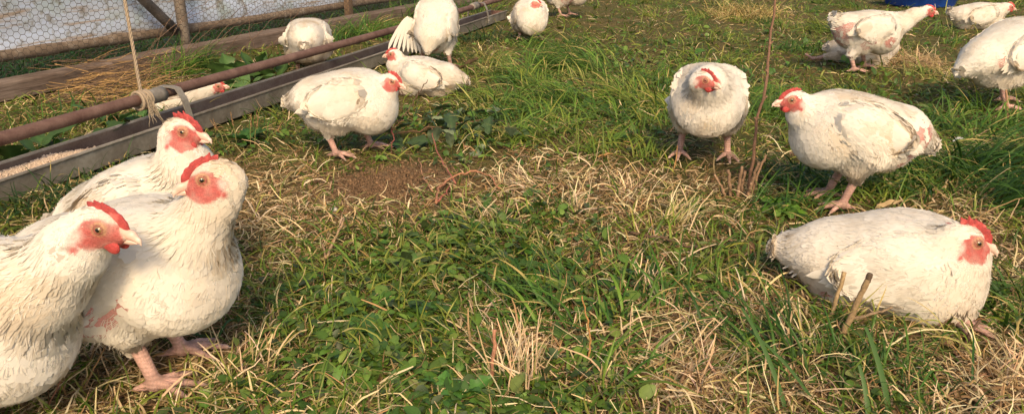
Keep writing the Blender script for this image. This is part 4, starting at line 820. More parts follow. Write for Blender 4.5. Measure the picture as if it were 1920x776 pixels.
# 1 brown thatch lying flat on the soil
xy, t = roots(64000); w_ = np.clip(0.35 + gsum(xy, DRY) - 0.92 * gsum(xy, EARTH) + 0.5 * (noise2(xy, 3.1) - 0.5), 0.03, 1); k = (vr.random(len(xy)) < w_) & footclear(xy, 0.9); xy, t = xy[k], t[k]; n = len(xy)
V, F, c, tt = ribbons(xy, vr.uniform(0, 6.28, n), vr.uniform(-0.02, 0.38, n), vr.uniform(0.02, 0.085, n), vr.uniform(0.0010, 0.0024, n) * (1 + 0.32 * t), vr.normal(0.35, 0.5, n), pick(STRAWS, n, [.06, .15, .28, .34, .03, .14]) * 0.8, seg=4, kink=0.28, wob=0.30, fold=0.4, taper=0.7)
stuff('thatch', M['straw'], V, F, c, 'brown and tan thatch of dead stems matted over the soil', 'thatch')
# 2 short green turf
xy, t = roots(84000, pow_=1.5); dr = gsum(xy, DRY); w_ = np.clip(0.66 - 0.58 * dr - 1.0 * gsum(xy, EARTH) - 0.4 * gsum(xy, FEET) + 0.9 * (noise2(xy, 2.6, 4) - 0.5), 0.0, 1); k = (vr.random(len(xy)) < w_) & footclear(xy, 0.9); xy, t = xy[k], t[k]; n = len(xy)
far = np.clip((t - 2) / 4, 0, 1)
V, F, c, tt = ribbons(xy, vr.uniform(0, 6.28, n), vr.uniform(0.15, 1.3, n), vr.gamma(4, 0.011, n) + 0.012 + 0.045 * far, vr.uniform(0.0014, 0.0032, n) * (1 + 0.35 * t), vr.uniform(0.3, 2.2, n), pick(GREENS, n, [.22, .28, .24, .16, .10]), seg=4, kink=0.1, wob=0.18)
yel = (vr.random(n) < 0.25)[:, None, None]; c = np.where(yel & (tt > 0.6), np.array([0.42, 0.36, 0.14]), c)
stuff('turf', M['blade'], V, F, c, 'short green grass growing through the dead stems', 'grass')
# meadow around the part the photograph shows
xy = vr.uniform((-9, -1.5), (10, 17), (90000, 2)); tq = xy[:, 1] * CP + CAMH * SP; u_ = np.abs(xy[:, 0] / np.maximum(tq, 0.1)) * FPX; v_ = 388 + FPX * (CAMH * CP - xy[:, 1] * SP) / np.maximum(tq, 0.1)
k = ((u_ > 1150) | (v_ < -60) | (v_ > 900) | (tq < 0.3)) & ~blocked(xy); xy = xy[k]; n = len(xy)
V1, F1_, c1, tt = ribbons(xy, vr.uniform(0, 6.28, n), vr.uniform(0.15, 1.2, n), vr.uniform(0.03, 0.12, n), vr.uniform(0.004, 0.009, n), vr.uniform(0.3, 1.8, n), np.where(vr.random((n, 1)) < 0.3, pick(STRAWS, n) * 0.8, pick(GREENS, n)), seg=3, kink=0.1)
stuff('meadow', M['blade'], V1, F1_, c1, 'grass and dead stems around and beyond the flock', 'grass')
# 3 long pale straw on top
xy, t = roots(34000); w_ = np.clip(0.36 + 0.8 * gsum(xy, DRY) - 0.75 * gsum(xy, EARTH) - 0.25 * gsum(xy, LEAFY) + 0.7 * (noise2(xy, 4.5, 14) - 0.5), 0.02, 1); k = (vr.random(len(xy)) < w_) & footclear(xy, 0.9); xy, t = xy[k], t[k]; n = len(xy)
V, F, c, tt = ribbons(xy, vr.uniform(0, 6.28, n), vr.uniform(0.0, 0.95, n), vr.gamma(4, 0.0125, n) + 0.015, vr.uniform(0.0014, 0.0036, n) * (1 + 0.15 * t), vr.uniform(0.2, 1.8, n), pick(STRAWS, n, [.26, .26, .16, .08, .16, .08]), seg=6, kink=0.17, wob=0.15, fold=0.5, taper=0.7)
stuff('straw', M['straw'], V, F, c, 'loose pale straw coloured grass stems tangled on top of the turf', 'straw')
# 4 small leaves
def leaves(P3, az, el, L, W, col, name, label, cat, cup=0.25, curl=0.3, droop=0.0, mat=None, stem=True):
    n = len(P3); us = np.array([0, 0.16, 0.42, 0.72, 0.93, 1.0]); ws = np.array([0.02, 0.72, 1.0, 0.80, 0.36, 0.03])
    d = np.stack([np.cos(el) * np.cos(az), np.cos(el) * np.sin(az), np.sin(el)], 1); s0 = nrm(np.stack([-d[:, 1], d[:, 0], np.zeros(n)], 1)); u = np.cross(s0, d)
    ro = vr.normal(0, 0.35, n)[:, None]; s_ = s0 * np.cos(ro) + u * np.sin(ro); up = np.cross(d, s_) * -1; up = np.where(up[:, 2:3] < 0, -up, up); V = []
    cu = (curl * vr.uniform(0.3, 1.6, n))[:, None]; cp_ = (cup * vr.uniform(0.2, 1.6, n))[:, None]
    for a, b in zip(us, ws):
        ctr = P3 + d * (L * a)[:, None] - up * (cu * a * a * L[:, None]); jit = vr.uniform(0.88, 1.12, (n, 1)); wv = (W * b * 0.5)[:, None] * jit
        V += [ctr - s_ * wv + up * wv * cp_, ctr, ctr + s_ * wv + up * wv * cp_]
    m = len(us) * 3; V = np.stack(V, 1).reshape(-1, 3); b = np.arange(n)[:, None] * m; F = []
    for k in range(len(us) - 1): o = k * 3; F += [b + np.array([[o, o + 1, o + 4, o + 3]]), b + np.array([[o + 1, o + 2, o + 5, o + 4]])]
    c = col[:, None, :] * np.where((np.arange(m) % 3 == 1)[None, :, None], 1.18, 1.0)
    return V, np.concatenate(F), c
xy, t = roots(50000, y0=-50, pow_=1.1); w_ = np.clip(0.12 + 0.85 * gsum(xy, LEAFY) - 0.6 * gsum(xy, DRY) - 0.95 * gsum(xy, EARTH) - 0.4 * gsum(xy, FEET) + 1.0 * (noise2(xy, 3.3, 31) - 0.5), 0.0, 1); k = (vr.random(len(xy)) < w_) & footclear(xy, 0.9); xy, t = xy[k], t[k]; n = len(xy)
cl_ = (noise2(xy, 9, 3) * 0.026 + 0.004) ; P3 = np.concatenate([xy, (ground_h(xy) + cl_ * vr.uniform(0.2, 1.2, n) + 0.003)[:, None]], 1); L_ = vr.gamma(5, 0.0021, n) + 0.006; L_ *= 1 + 0.22 * t
LG = np.array([[0.055, 0.12, 0.018], [0.095, 0.175, 0.026], [0.15, 0.235, 0.04], [0.055, 0.085, 0.028], [0.18, 0.22, 0.06]])
V, F, c = leaves(P3, vr.uniform(0, 6.28, n), vr.normal(0.15, 0.45, n), L_, L_ * vr.uniform(0.45, 0.9, n), pick(LG, n, [.3, .32, .18, .14, .06]), '', '', '')
stuff('clover_leaves', M['leaf'], V, F, c, 'small rounded green clover and chickweed leaves between the grass', 'ground cover')
# 5 crumbs of leaf and bark litter
xy, t = roots(16000); n = len(xy); P3 = np.concatenate([xy, (ground_h(xy) + vr.uniform(0.001, 0.008, n))[:, None]], 1); L_ = vr.gamma(3, 0.0026, n) + 0.003
V, F, c = leaves(P3, vr.uniform(0, 6.28, n), vr.normal(0, 0.5, n), L_, L_ * vr.uniform(0.3, 0.8, n), pick(np.array([[0.12, 0.075, 0.04], [0.22, 0.14, 0.08], [0.34, 0.23, 0.13], [0.07, 0.05, 0.03]]), n), '', '', '', cup=0.6, curl=0.6)
stuff('leaf_litter', M['straw'], V, F, c, 'brown crumbs of dead leaf scattered over the ground', 'litter')

xy, t = roots(4000); pxy = np.concatenate([at(715, 348)[:2] + vr.normal(0, 0.13, (5000, 2)), xy]); n = len(pxy); r_ = vr.gamma(2, 0.0011, n) + 0.0008
ctr = np.concatenate([pxy, (ground_h(pxy) + r_ * 0.3)[:, None]], 1); oct_ = np.array([[1, 0, 0], [-1, 0, 0], [0, 1, 0], [0, -1, 0], [0, 0, 1], [0, 0, -1]], float)
V = ctr[:, None] + oct_[None] * r_[:, None, None] * vr.uniform(0.6, 1.3, (n, 6, 1)) + vr.normal(0, 0.2, (n, 6, 3)) * r_[:, None, None]
of = np.array([[0, 2, 4], [2, 1, 4], [1, 3, 4], [3, 0, 4], [2, 0, 5], [1, 2, 5], [3, 1, 5], [0, 3, 5]]); F = (np.arange(n)[:, None, None] * 6 + of[None]).reshape(-1, 3)
stuff('soil_crumbs', M['stick'], V.reshape(-1, 3), F, np.repeat(np.array([[0.20, 0.12, 0.065]]) * vr.uniform(0.6, 1.4, (n, 1)), 6, 0), 'loose crumbs of brown earth on the bare patch', 'soil')
# 6 long green grass in tussocks: px, py, radius m, blades, length, direction (deg) or None, spread, tone
TUS = [(1085, 130, 0.16, 300, 0.34, 165, 0.6, 1), (1010, 135, 0.14, 160, 0.30, 20, 1.2, 1), (1060, 190, 0.16, 170, 0.26, 170, 0.8, 1), (1180, 190, 0.14, 150, 0.26, 160, 0.9, 2), (1230, 205, 0.12, 120, 0.22, 150, 0.9, 2), (960, 190, 0.12, 70, 0.22, None, 1, 1), (1120, 290, 0.10, 60, 0.16, 160, 1.0, 2), (1000, 265, 0.08, 60, 0.16, 170, 0.7, 2),
       (1250, 150, 0.22, 130, 0.22, None, 1, 1), (1400, 190, 0.16, 110, 0.24, 20, 1.0, 1), (1450, 215, 0.12, 100, 0.24, 20, 1.0, 1), (1560, 60, 0.30, 170, 0.26, 175, 0.8, 2), (1520, 100, 0.2, 70, 0.22, None, 1, 0), (1850, 320, 0.15, 240, 0.34, -30, 0.6, 0), (1900, 380, 0.13, 200, 0.34, -25, 0.6, 0), (1780, 330, 0.12, 110, 0.24, 200, 0.9, 0), (1870, 240, 0.14, 140, 0.22, 20, 1.2, 1), (1700, 360, 0.10, 90, 0.20, 200, 0.8, 0), (1500, 330, 0.12, 90, 0.20, 190, 1.0, 0), (1450, 390, 0.12, 80, 0.18, 10, 1.3, 0),
       (1000, 560, 0.10, 60, 0.17, 130, 0.8, 0), (1060, 600, 0.10, 60, 0.18, 140, 0.8, 1), (1240, 560, 0.10, 60, 0.17, 60, 0.9, 1), (1330, 520, 0.10, 50, 0.16, 40, 1.2, 2), (1130, 700, 0.09, 50, 0.16, 40, 1.2, 1), (1420, 620, 0.09, 50, 0.18, 150, 1.0, 0), (1640, 690, 0.08, 36, 0.13, 80, 0.7, 0), (1470, 690, 0.08, 36, 0.19, 110, 0.5, 0), (1560, 640, 0.08, 50, 0.14, None, 1, 0), (1880, 560, 0.09, 60, 0.18, 150, 0.8, 0), (1900, 610, 0.08, 50, 0.16, 170, 0.9, 0), (1720, 720, 0.10, 40, 0.14, 100, 1.4, 0), (640, 740, 0.09, 60, 0.12, None, 1, 3), (520, 600, 0.12, 50, 0.13, None, 1, 0), (760, 640, 0.10, 50, 0.12, None, 1, 2), (430, 730, 0.08, 60, 0.13, 30, 1.2, 3), (900, 430, 0.12, 50, 0.14, 170, 1, 3),
       (700, 70, 0.20, 230, 0.34, 70, 1.2, 1), (760, 30, 0.22, 200, 0.34, 80, 1.4, 1), (640, 75, 0.14, 110, 0.28, 60, 1.2, 0), (330, 140, 0.14, 150, 0.30, 70, 1.0, 1), (370, 130, 0.10, 90, 0.28, 50, 1.0, 0), (100, 235, 0.2, 120, 0.18, None, 1, 0), (330, 225, 0.15, 120, 0.16, None, 1, 0), (560, 130, 0.2, 120, 0.18, None, 1, 0), (870, 20, 0.3, 130, 0.28, 60, 1.3, 0), (470, 260, 0.12, 70, 0.14, None, 1, 0), (60, 400, 0.15, 120, 0.15, None, 1, 4), (250, 330, 0.2, 160, 0.14, None, 1, 4), (120, 380, 0.15, 120, 0.14, None, 1, 4), (540, 210, 0.12, 80, 0.14, None, 1, 4), (900, 75, 0.2, 110, 0.20, None, 1, 4)]
for i in range(150):
    tx, ty = vr.uniform(880, 1980), 395 * vr.random() ** 1.35
    if abs(tx - 1390) < 75 and 230 < ty < 400 or (900 < tx < 1280 and ty > 290): continue
    TUS.append((tx, ty, vr.uniform(0.06, 0.16), 55, vr.uniform(0.11, 0.22), vr.choice([165, 20, 150, 100, 190]), vr.uniform(0.7, 1.6), int(vr.choice([0, 1, 1, 2, 2, 3]))))
for i in range(60): TUS.append((vr.uniform(480, 1950), vr.uniform(400, 780), vr.uniform(0.04, 0.10), 22, vr.uniform(0.07, 0.15), vr.uniform(0, 360), 0.9, int(vr.choice([0, 1, 2, 3]))))
Rt, AZ, EL, LL, WW, CU, CO = [], [], [], [], [], [], []
TONE = [np.array([[0.03, 0.085, 0.012], [0.05, 0.12, 0.016], [0.07, 0.15, 0.02]]), np.array([[0.06, 0.14, 0.016], [0.09, 0.18, 0.024], [0.14, 0.23, 0.03]]), np.array([[0.11, 0.19, 0.022], [0.17, 0.24, 0.03], [0.24, 0.27, 0.04]]), np.array([[0.20, 0.24, 0.05], [0.12, 0.19, 0.03], [0.36, 0.34, 0.10]]), np.array([[0.025, 0.06, 0.014], [0.04, 0.085, 0.02]])]
for (px, py, rad, nb, ln, az, sp, tone) in TUS:
    c0_ = at(px, py)[:2]; xy = c0_ + vr.normal(0, rad * 0.55, (nb, 2)); k = ~blocked(xy); xy = xy[k]; n = len(xy)
    Rt.append(xy); AZ.append(vr.uniform(0, 6.28, n) if az is None else math.radians(az) + vr.normal(0, sp * 0.75, n)); EL.append(vr.uniform(0.35, 1.35, n)); LL.append(ln * vr.uniform(0.45, 1.1, n)); WW.append(vr.uniform(0.0035, 0.0070, n) if ln > 0.15 else vr.uniform(0.0025, 0.0045, n)); CU.append(vr.uniform(0.8, 2.3, n)); CO.append(pick(TONE[tone], n))
cat_ = np.concatenate; n = sum(map(len, Rt))
V, F, c, tt = ribbons(cat_(Rt), cat_(AZ), cat_(EL), cat_(LL), cat_(WW), cat_(CU), cat_(CO), seg=8, kink=0.04, wob=0.05, fold=0.45, sideroll=0.4, basew=0.75)
yel = (vr.random(n) < 0.16)[:, None, None]; c = np.where(yel & (tt > 0.55), np.array([0.48, 0.37, 0.13]), c)
stuff('long_grass', M['blade'], V, F, c, 'tussocks of long glossy green grass leaning over the ground', 'grass')
# bright grass outside the pen
px = vr.uniform(-300, 1100, 26000); py = vr.uniform(-40, 190, 26000); xy, t = atn(px, py); o_ = (xy - B0) @ bn; xy = xy[(o_ > 0.15) & (o_ < 2.2)]; n = len(xy)
V, F, c, tt = ribbons(xy, vr.uniform(0, 6.28, n), vr.uniform(0.3, 1.3, n), vr.uniform(0.03, 0.09, n), vr.uniform(0.004, 0.009, n), vr.uniform(0.5, 2.0, n), pick(np.array([[0.10, 0.24, 0.05], [0.13, 0.30, 0.08], [0.18, 0.34, 0.09]]), n), seg=3)
stuff('outer_turf', M['blade'], V, F, c, 'bright green grass growing outside beyond the timber beam', 'grass')

# ------------------------------------------------------------------ single things lying and growing in the pen
def stalk(mb, pts, r0, r1, col, knots=0, rg=vr, n=8, amp=0.003):
    pts = np.array(pts, float); m = 4 * len(pts); ts = np.linspace(0, len(pts) - 1, m); q = np.stack([np.interp(ts, np.arange(len(pts)), pts[:, i]) for i in range(3)], 1)
    q[1:-1] += rg.normal(0, amp, (m - 2, 3)); r = np.linspace(r0, r1, m) * rg.uniform(0.88, 1.12, m)
    mb.tube(q, r, n, col=col)
    return q
P = at(1403, 356); z = 0
mb = MB(); Pm = P + np.array([0.008, 0.0, 0.0])
q = stalk(mb, [P, P + [0.006, 0.005, 0.10], P + [0.002, 0.0, 0.22], P + [0.020, 0.0, 0.33], P + [0.014, 0.01, 0.45], P + [0.02, 0.01, 0.66]], 0.0052, 0.0036, (0.27, 0.155, 0.105), amp=0.0022)
for k_ in (9, 12, 15, 18): stalk(mb, [q[k_], q[k_] + [0.008 * (-1) ** k_, -0.004, 0.010]], 0.0042, 0.0022, (0.30, 0.18, 0.12), amp=0)
tag(mb.build('dead_stalk', M['stick']), 'tall thin bare reddish brown stalk rising beside the hen facing the camera', 'stalk')
mb = MB()
for (dx, dy, h_, lx, ly, r) in ((-0.030, 0.0, 0.085, -0.015, 0, 0.0055), (-0.012, -0.012, 0.10, 0.004, 0, 0.006), (0.004, 0.01, 0.075, 0.01, 0.01, 0.005), (0.020, -0.008, 0.11, 0.022, 0, 0.0055), (0.034, 0.004, 0.13, 0.03, 0, 0.0045), (-0.045, -0.01, 0.07, -0.04, 0.01, 0.004), (0.012, -0.03, 0.06, 0.0, -0.02, 0.005)):
    b = at(1388, 366) + np.array([dx, dy, -0.005]); stalk(mb, [b, b + [lx * 0.4, ly * 0.4, h_ * 0.5], b + [lx, ly, h_]], r, r * 0.8, np.array([0.30, 0.19, 0.12]) * vr.uniform(0.7, 1.3), amp=0.0015)
tag(mb.build('stalk_stump', M['stick']), 'cluster of short broken brown stalk stumps at the feet of the hen facing the camera', 'stump')
mb = MB(); b = at(1572, 640); stalk(mb, [b, b + [0.012, 0, 0.04], b + [0.028, 0.004, 0.095], b + [0.040, 0.008, 0.130]], 0.0066, 0.0055, (0.32, 0.22, 0.12), n=10, amp=0.001)
e = b + np.array([0.041, 0.008, 0.130]); stalk(mb, [e - [0.002, 0, 0.006], e + [0.001, 0, 0.012]], 0.0060, 0.0058, (0.13, 0.09, 0.06), n=10, amp=0); stalk(mb, [b + [0.02, 0, 0.05], b + [0.06, -0.01, 0.068], b + [0.085, -0.012, 0.082]], 0.0032, 0.0018, (0.30, 0.21, 0.13), amp=0.001)
tag(mb.build('broken_stick', M['stick']), 'thick broken pale brown stick standing in front of the lying hen', 'stick')
mb = MB(); b = at(1552, 610); stalk(mb, [b, b + [0.008, 0, 0.06], b + [0.020, 0.01, 0.115]], 0.0035, 0.0045, (0.46, 0.32, 0.17), amp=0.0015)
tag(mb.build('thin_stalk', M['stick']), 'thin frayed tan stem left of the thick broken stick', 'stem')
mb = MB(); b = at(1765, 628) + np.array([0.06, 0, 0]); b = at(1800, 664); stalk(mb, [b, b + [0.016, 0.01, 0.03], b + [0.036, 0.02, 0.062]], 0.0040, 0.0028, (0.14, 0.085, 0.055), amp=0.0012)
tag(mb.build('twig', M['stick']), 'short dark twig by the toes of the lying hen', 'twig')
mb = MB(); b = at(742, 232); stalk(mb, [b, b + [0.05, 0.02, 0.05], b + [0.10, 0.03, 0.12], b + [0.135, 0.04, 0.175]], 0.0030, 0.0014, (0.16, 0.10, 0.07), amp=0.002)
for f_ in (0.3, 0.5, 0.7, 0.85): p_ = b + np.array([0.135, 0.04, 0.175]) * f_; stalk(mb, [p_, p_ + [0.006, -0.004, 0.012]], 0.002, 0.001, (0.18, 0.11, 0.07), amp=0)
tag(mb.build('twig', M['stick']), 'slanting dark budded twig in front of the sitting hen by the trough', 'twig')
mb = MB(); b = at(735, 290); stalk(mb, [b, b + [0.004, 0, 0.06], b + [-0.002, 0, 0.13], b + [0.006, 0, 0.19]], 0.0028, 0.0016, (0.30, 0.10, 0.09), amp=0.0035)
stalk(mb, [b + [0, 0, 0.08], b + [0.025, 0, 0.11], b + [0.05, 0, 0.125]], 0.0018, 0.001, (0.25, 0.12, 0.08)); stalk(mb, [b + [0, 0, 0.12], b + [-0.02, 0, 0.15]], 0.0018, 0.001, (0.25, 0.12, 0.08))
tag(mb.build('weed_stalk', M['stick']), 'upright dark red weed stalk in front of the beak of the standing hen', 'stalk')
mb = MB(); g = lambda px, py, z=0.012: at(px, py, 0) + np.array([0, 0, z])
stalk(mb, [g(818, 388), g(822, 362, 0.02), g(850, 345, 0.025), g(890, 338, 0.03), g(915, 345, 0.03), g(938, 362, 0.014)], 0.0038, 0.0026, (0.46, 0.22, 0.13), amp=0.0025)
stalk(mb, [g(820, 385), g(838, 375, 0.02), g(842, 358, 0.02)], 0.0032, 0.002, (0.40, 0.13, 0.10)); stalk(mb, [g(855, 350, 0.01), g(832, 325, 0.03), g(815, 300, 0.05), g(810, 268, 0.06)], 0.0026, 0.0018, (0.42, 0.16, 0.12)); stalk(mb, [g(915, 378), g(938, 350, 0.02), g(965, 320, 0.03), g(985, 292, 0.04)], 0.0026, 0.0018, (0.50, 0.32, 0.16))
stalk(mb, [g(812, 366), g(792, 340, 0.02), g(788, 312, 0.03)], 0.0024, 0.0015, (0.44, 0.24, 0.14))
tag(mb.build('red_stem', M['stick']), 'bent reddish branching stem lying right of the bare earth patch', 'stem')
mb = MB(); b = at(922, 715); stalk(mb, [b, b + [0.003, 0, 0.05], b + [0.006, 0, 0.105]], 0.0036, 0.0034, (0.50, 0.24, 0.15), amp=0.0008)
tag(mb.build('cut_stem', M['stick']), 'upright pinkish cut stem at the left of the pale dry tuft', 'stem')
mb = MB(); b = at(1103, 682); stalk(mb, [b, b + [0.002, 0, 0.05], b + [-0.006, 0, 0.10], b + [-0.016, 0, 0.14]], 0.0022, 0.0012, (0.50, 0.26, 0.10), amp=0.001)
tag(mb.build('orange_stem', M['stick']), 'thin upright orange stem right of the pale dry tuft', 'stem')
mb = MB(); stalk(mb, [g(612, 492), g(628, 466, 0.02), g(648, 436, 0.04)], 0.0034, 0.0028, (0.50, 0.33, 0.19), amp=0.001); stalk(mb, [g(612, 492), g(605, 470, 0.02)], 0.003, 0.0022, (0.42, 0.27, 0.16), amp=0.001)
tag(mb.build('forked_stick', M['stick']), 'short forked tan stick below the bare earth patch', 'stick')
mb = MB(); stalk(mb, [g(1180, 440, 0.006), g(1240, 455, 0.012), g(1300, 470, 0.010), g(1345, 478, 0.006)], 0.0040, 0.0030, (0.16, 0.10, 0.065), amp=0.002)
tag(mb.build('fallen_stick', M['stick']), 'long dark stick lying flat in the middle right grass', 'stick')
mb = MB(); b = at(1888, 232); stalk(mb, [b, b + [-0.012, 0, 0.06], b + [-0.03, 0.01, 0.14]], 0.006, 0.0045, (0.42, 0.25, 0.14), amp=0.001)
tag(mb.build('thick_stem', M['stick']), 'thick tan stem leaning by the leg of the hen at the right edge', 'stem')

def tuft(name, label, px, py, n, rad, hh, pal, el=(0.8, 1.5), w_=(0.0016, 0.0034), curl=(0, 0.7), extra=None, cat='grass tuft', az=None):
    c0_ = at(px, py)[:2]; xy = c0_ + vr.normal(0, rad, (n, 2)); a = vr.uniform(0, 6.28, n) if az is None else math.radians(az) + vr.normal(0, 0.6, n)
    V, F, c, tt = ribbons(xy, a, vr.uniform(*el, n), vr.uniform(hh * 0.4, hh * 1.1, n), vr.uniform(*w_, n), vr.uniform(*curl, n), pick(pal, n), seg=6, kink=0.10, wob=0.10, fold=0.5, taper=0.7)
    o = link(name, npmesh(name, V, F, c.reshape(-1, 3)), None, M['straw']); tag(o, label, cat); return o
PALE = np.array([[0.72, 0.58, 0.38], [0.62, 0.47, 0.28], [0.50, 0.36, 0.20]])
tuft('dry_tuft', 'upright pale straw coloured tuft at the bottom centre of the picture', 975, 712, 70, 0.022, 0.125, PALE, el=(1.0, 1.55))
tuft('dry_tuft', 'splayed dry tuft at the tail side of the lying hen, right of the centre', 1290, 690, 60, 0.04, 0.10, PALE, el=(0.2, 1.4))
tuft('dry_tuft', 'small golden tuft leaning beside the broken stumps', 1262, 418, 60, 0.02, 0.12, np.array([[0.62, 0.50, 0.24], [0.50, 0.44, 0.18], [0.66, 0.56, 0.34]]), el=(0.3, 1.1), az=40)
tuft('dry_tuft', 'pale bent tuft just right of the reddish branching stem', 985, 345, 70, 0.035, 0.12, PALE, el=(0.1, 1.0), curl=(0.2, 1.4), az=160)
tuft('dry_tuft', 'bristling dry tuft below the bare earth, left of the dark stick', 915, 408, 60, 0.035, 0.11, PALE, el=(0.1, 1.2), curl=(0.2, 1.4))
for (tx, ty, lb) in ((1210, 540, 'thin pale dead tuft in the green grass right of the picture centre'), (1395, 600, 'pale dead tuft left of the broken stick and the lying hen'), (1345, 720, 'low splayed pale tuft at the bottom edge right of centre'), (1500, 655, 'small pale tuft below the tail of the lying hen'), (1075, 395, 'reddish tan dead tuft just above the picture centre'), (455, 700, 'pale tuft right of the toes of the plump front hen'), (1190, 355, 'dead tuft in the straw left of the broken stumps')):
    tuft('dry_tuft', lb, tx, ty, 55, 0.028, 0.095, PALE, el=(0.1, 1.45), curl=(0.1, 1.3))
tuft('hay_clump', 'bushy clump of pale hay behind the right hand hens', 1712, 122, 480, 0.085, 0.17, np.array([[0.52, 0.38, 0.20], [0.42, 0.29, 0.15], [0.60, 0.46, 0.26]]), el=(0.1, 1.2), w_=(0.003, 0.006), curl=(0.3, 1.8), cat='hay')
tuft('golden_tuft', 'large golden dry grass clump at the top edge by the tall stalk', 1395, 30, 800, 0.15, 0.20, np.array([[0.50, 0.36, 0.14], [0.36, 0.28, 0.11], [0.60, 0.46, 0.22], [0.20, 0.20, 0.05]]), el=(0.3, 1.3), w_=(0.004, 0.008), curl=(0.4, 2.0))
tuft('dry_tuft', 'tangled dry root tuft in the bottom right corner', 1868, 715, 90, 0.025, 0.09, np.array([[0.42, 0.29, 0.16], [0.55, 0.41, 0.24]]), el=(0.0, 1.1), curl=(0.2, 1.8))
# wide near blades
for (px, py, az_, el_, ln, wd_, lb) in ((1668, 790, 100, 1.15, 0.155, 0.0125, 'broad upright green blade at the bottom edge below the lying hen'), (1475, 770, 112, 1.0, 0.19, 0.0095, 'long grey green blade leaning left at the bottom edge'), (1530, 760, 135, 0.85, 0.17, 0.0085, 'narrow green blade slanting left below the broken stick'), (1630, 800, 95, 1.2, 0.10, 0.0095, 'short broad green blade beside the broad upright one')):
    V, F, c, tt = ribbons(at(px, py)[None, :2], np.array([math.radians(az_)]), np.array([el_]), np.array([ln]), np.array([wd_]), np.array([0.5]), np.array([[0.07, 0.14, 0.035]]), seg=12, kink=0.01, wob=0.01, fold=0.35, taper=0.55, sideroll=0.1, basew=0.9)
    o = link('grass_blade', npmesh('grass_blade', V, F, c.reshape(-1, 3)), None, M['blade']); tag(o, lb, 'grass blade')

# broad lobed weed leaves
def broad(mb, P, az_, el_, L, W, col, lobes=0, rg=vr, curl=0.25, cup=0.3):
    m = 15; ts = np.linspace(0, 1, m); d = np.array([math.cos(el_) * math.cos(az_), math.cos(el_) * math.sin(az_), math.sin(el_)]); s0 = nrm(np.array([-d[1], d[0], 0.0])); u = np.cross(s0, d); u = u if u[2] > 0 else -u; ro = rg.normal(0, 0.3); s_ = s0 * math.cos(ro) + u * math.sin(ro); up = np.cross(d, s_); up = up if up[2] > 0 else -up
    prof = np.sin(np.pi * np.clip(ts * 0.93 + 0.05, 0, 1)) ** 0.75 * (1 + (0.28 * np.sin(ts * lobes * 2 * np.pi) if lobes else 0)); rip = 0.06 * L * np.sin(ts * 14 + rg.uniform(0, 6))
    ctr = P + d * (L * ts)[:, None] - up * (curl * L * ts ** 2)[:, None]; V = []
    for e in (-1, -0.5, 0, 0.5, 1):
        V.append(ctr + s_ * (prof * W * 0.5 * e)[:, None] + up * ((abs(e) * cup * W * 0.5 * prof) + rip * 0.5 * abs(e) * (1 if e > 0 else -1))[:, None])
    V = np.stack(V, 1).reshape(-1, 3); V[:, 2] = np.maximum(V[:, 2], ground_h(V[:, :2]) + 0.003); k = np.arange(m - 1)[:, None] * 5
    cc_ = np.tile(col, (len(V), 1)); cc_[2::5] *= 1.35
    mb.add(V, np.concatenate([k + np.array([[q_, q_ + 1, q_ + 6, q_ + 5]]) for q_ in range(4)]), cc_)
def weed(name, label, px, py, n, L, W, col, el=(0.2, 0.9), lobes=0, rise=0.0, cat='weed', rad=0.01, parts=False):
    b = at(px, py); root = empty(name, b); 
    for i in range(n):
        mb = MB(); a = i * 2.4 + vr.uniform(-0.4, 0.4); P_ = np.array([vr.normal(0, rad), vr.normal(0, rad), 0.006 + vr.uniform(0, rise)]) + b
        broad(mb, P_, a, vr.uniform(*el), L * vr.uniform(0.6, 1.1), W * vr.uniform(0.7, 1.1), np.array(col) * vr.uniform(0.75, 1.25), lobes)
        o = mb.build('leaf', M['leaf'], root); o.matrix_parent_inverse = Matrix.Translation(-Vector(b))
    tag(root, label, cat); return root
DG = (0.045, 0.095, 0.022); MG = (0.06, 0.12, 0.028)
root = weed('plantain', 'leafy plantain with upright brown seed spikes in front of the trough', 462, 270, 12, 0.085, 0.045, (0.05, 0.13, 0.025), lobes=4)
for (dx, h_, lx) in ((-0.075, 0.10, -0.02), (-0.03, 0.125, -0.005), (0.02, 0.12, 0.01), (0.035, 0.118, 0.018), (0.075, 0.095, 0.05), (-0.05, 0.10, -0.045)):
    b = at(462, 275) + np.array([dx, -0.01, 0]); mb = MB(); q = stalk(mb, [b, b + [lx * 0.4, 0, h_ * 0.5], b + [lx, 0, h_ * 0.66]], 0.0014, 0.0012, (0.24, 0.24, 0.08), amp=0.0004)
    st = mb.build('stalk', M['stick'], root); st.matrix_parent_inverse = Matrix.Translation(-root.location)
    mb = MB(); e = np.array([lx, 0, h_ * 0.66]); 
    for q_ in range(22): mb.tube(np.array([b + e + np.array([lx * 0.5, 0, h_ * 0.4]) * (q_ / 22), b + e + np.array([lx * 0.5, 0, h_ * 0.4]) * ((q_ + 0.9) / 22)]) + vr.normal(0, 0.0006, 3), [0.0034 * (1 - q_ / 40), 0.0026 * (1 - q_ / 40)], 6, col=np.array([0.34, 0.21, 0.10]) * vr.uniform(0.6, 1.3))
    sh = mb.build('seed_spike', M['stick'], st); sh.matrix_parent_inverse = st.matrix_world.inverted() if False else Matrix.Identity(4)
weed('weed_rosette', 'flat bright green lobed leaf rosette below the feet of the left facing hen', 1462, 400, 6, 0.075, 0.06, (0.10, 0.21, 0.02), el=(0.1, 0.5), lobes=3)
weed('weed_rosette', 'leafy green rosette at the bottom centre, left of the pale tuft', 862, 742, 9, 0.05, 0.028, (0.07, 0.18, 0.03), el=(0.1, 0.8), lobes=3)
weed('weed_rosette', 'broad leaved rosette left of the bottom centre, among clover', 690, 625, 7, 0.06, 0.038, (0.07, 0.165, 0.035), el=(0.1, 0.5), lobes=0)
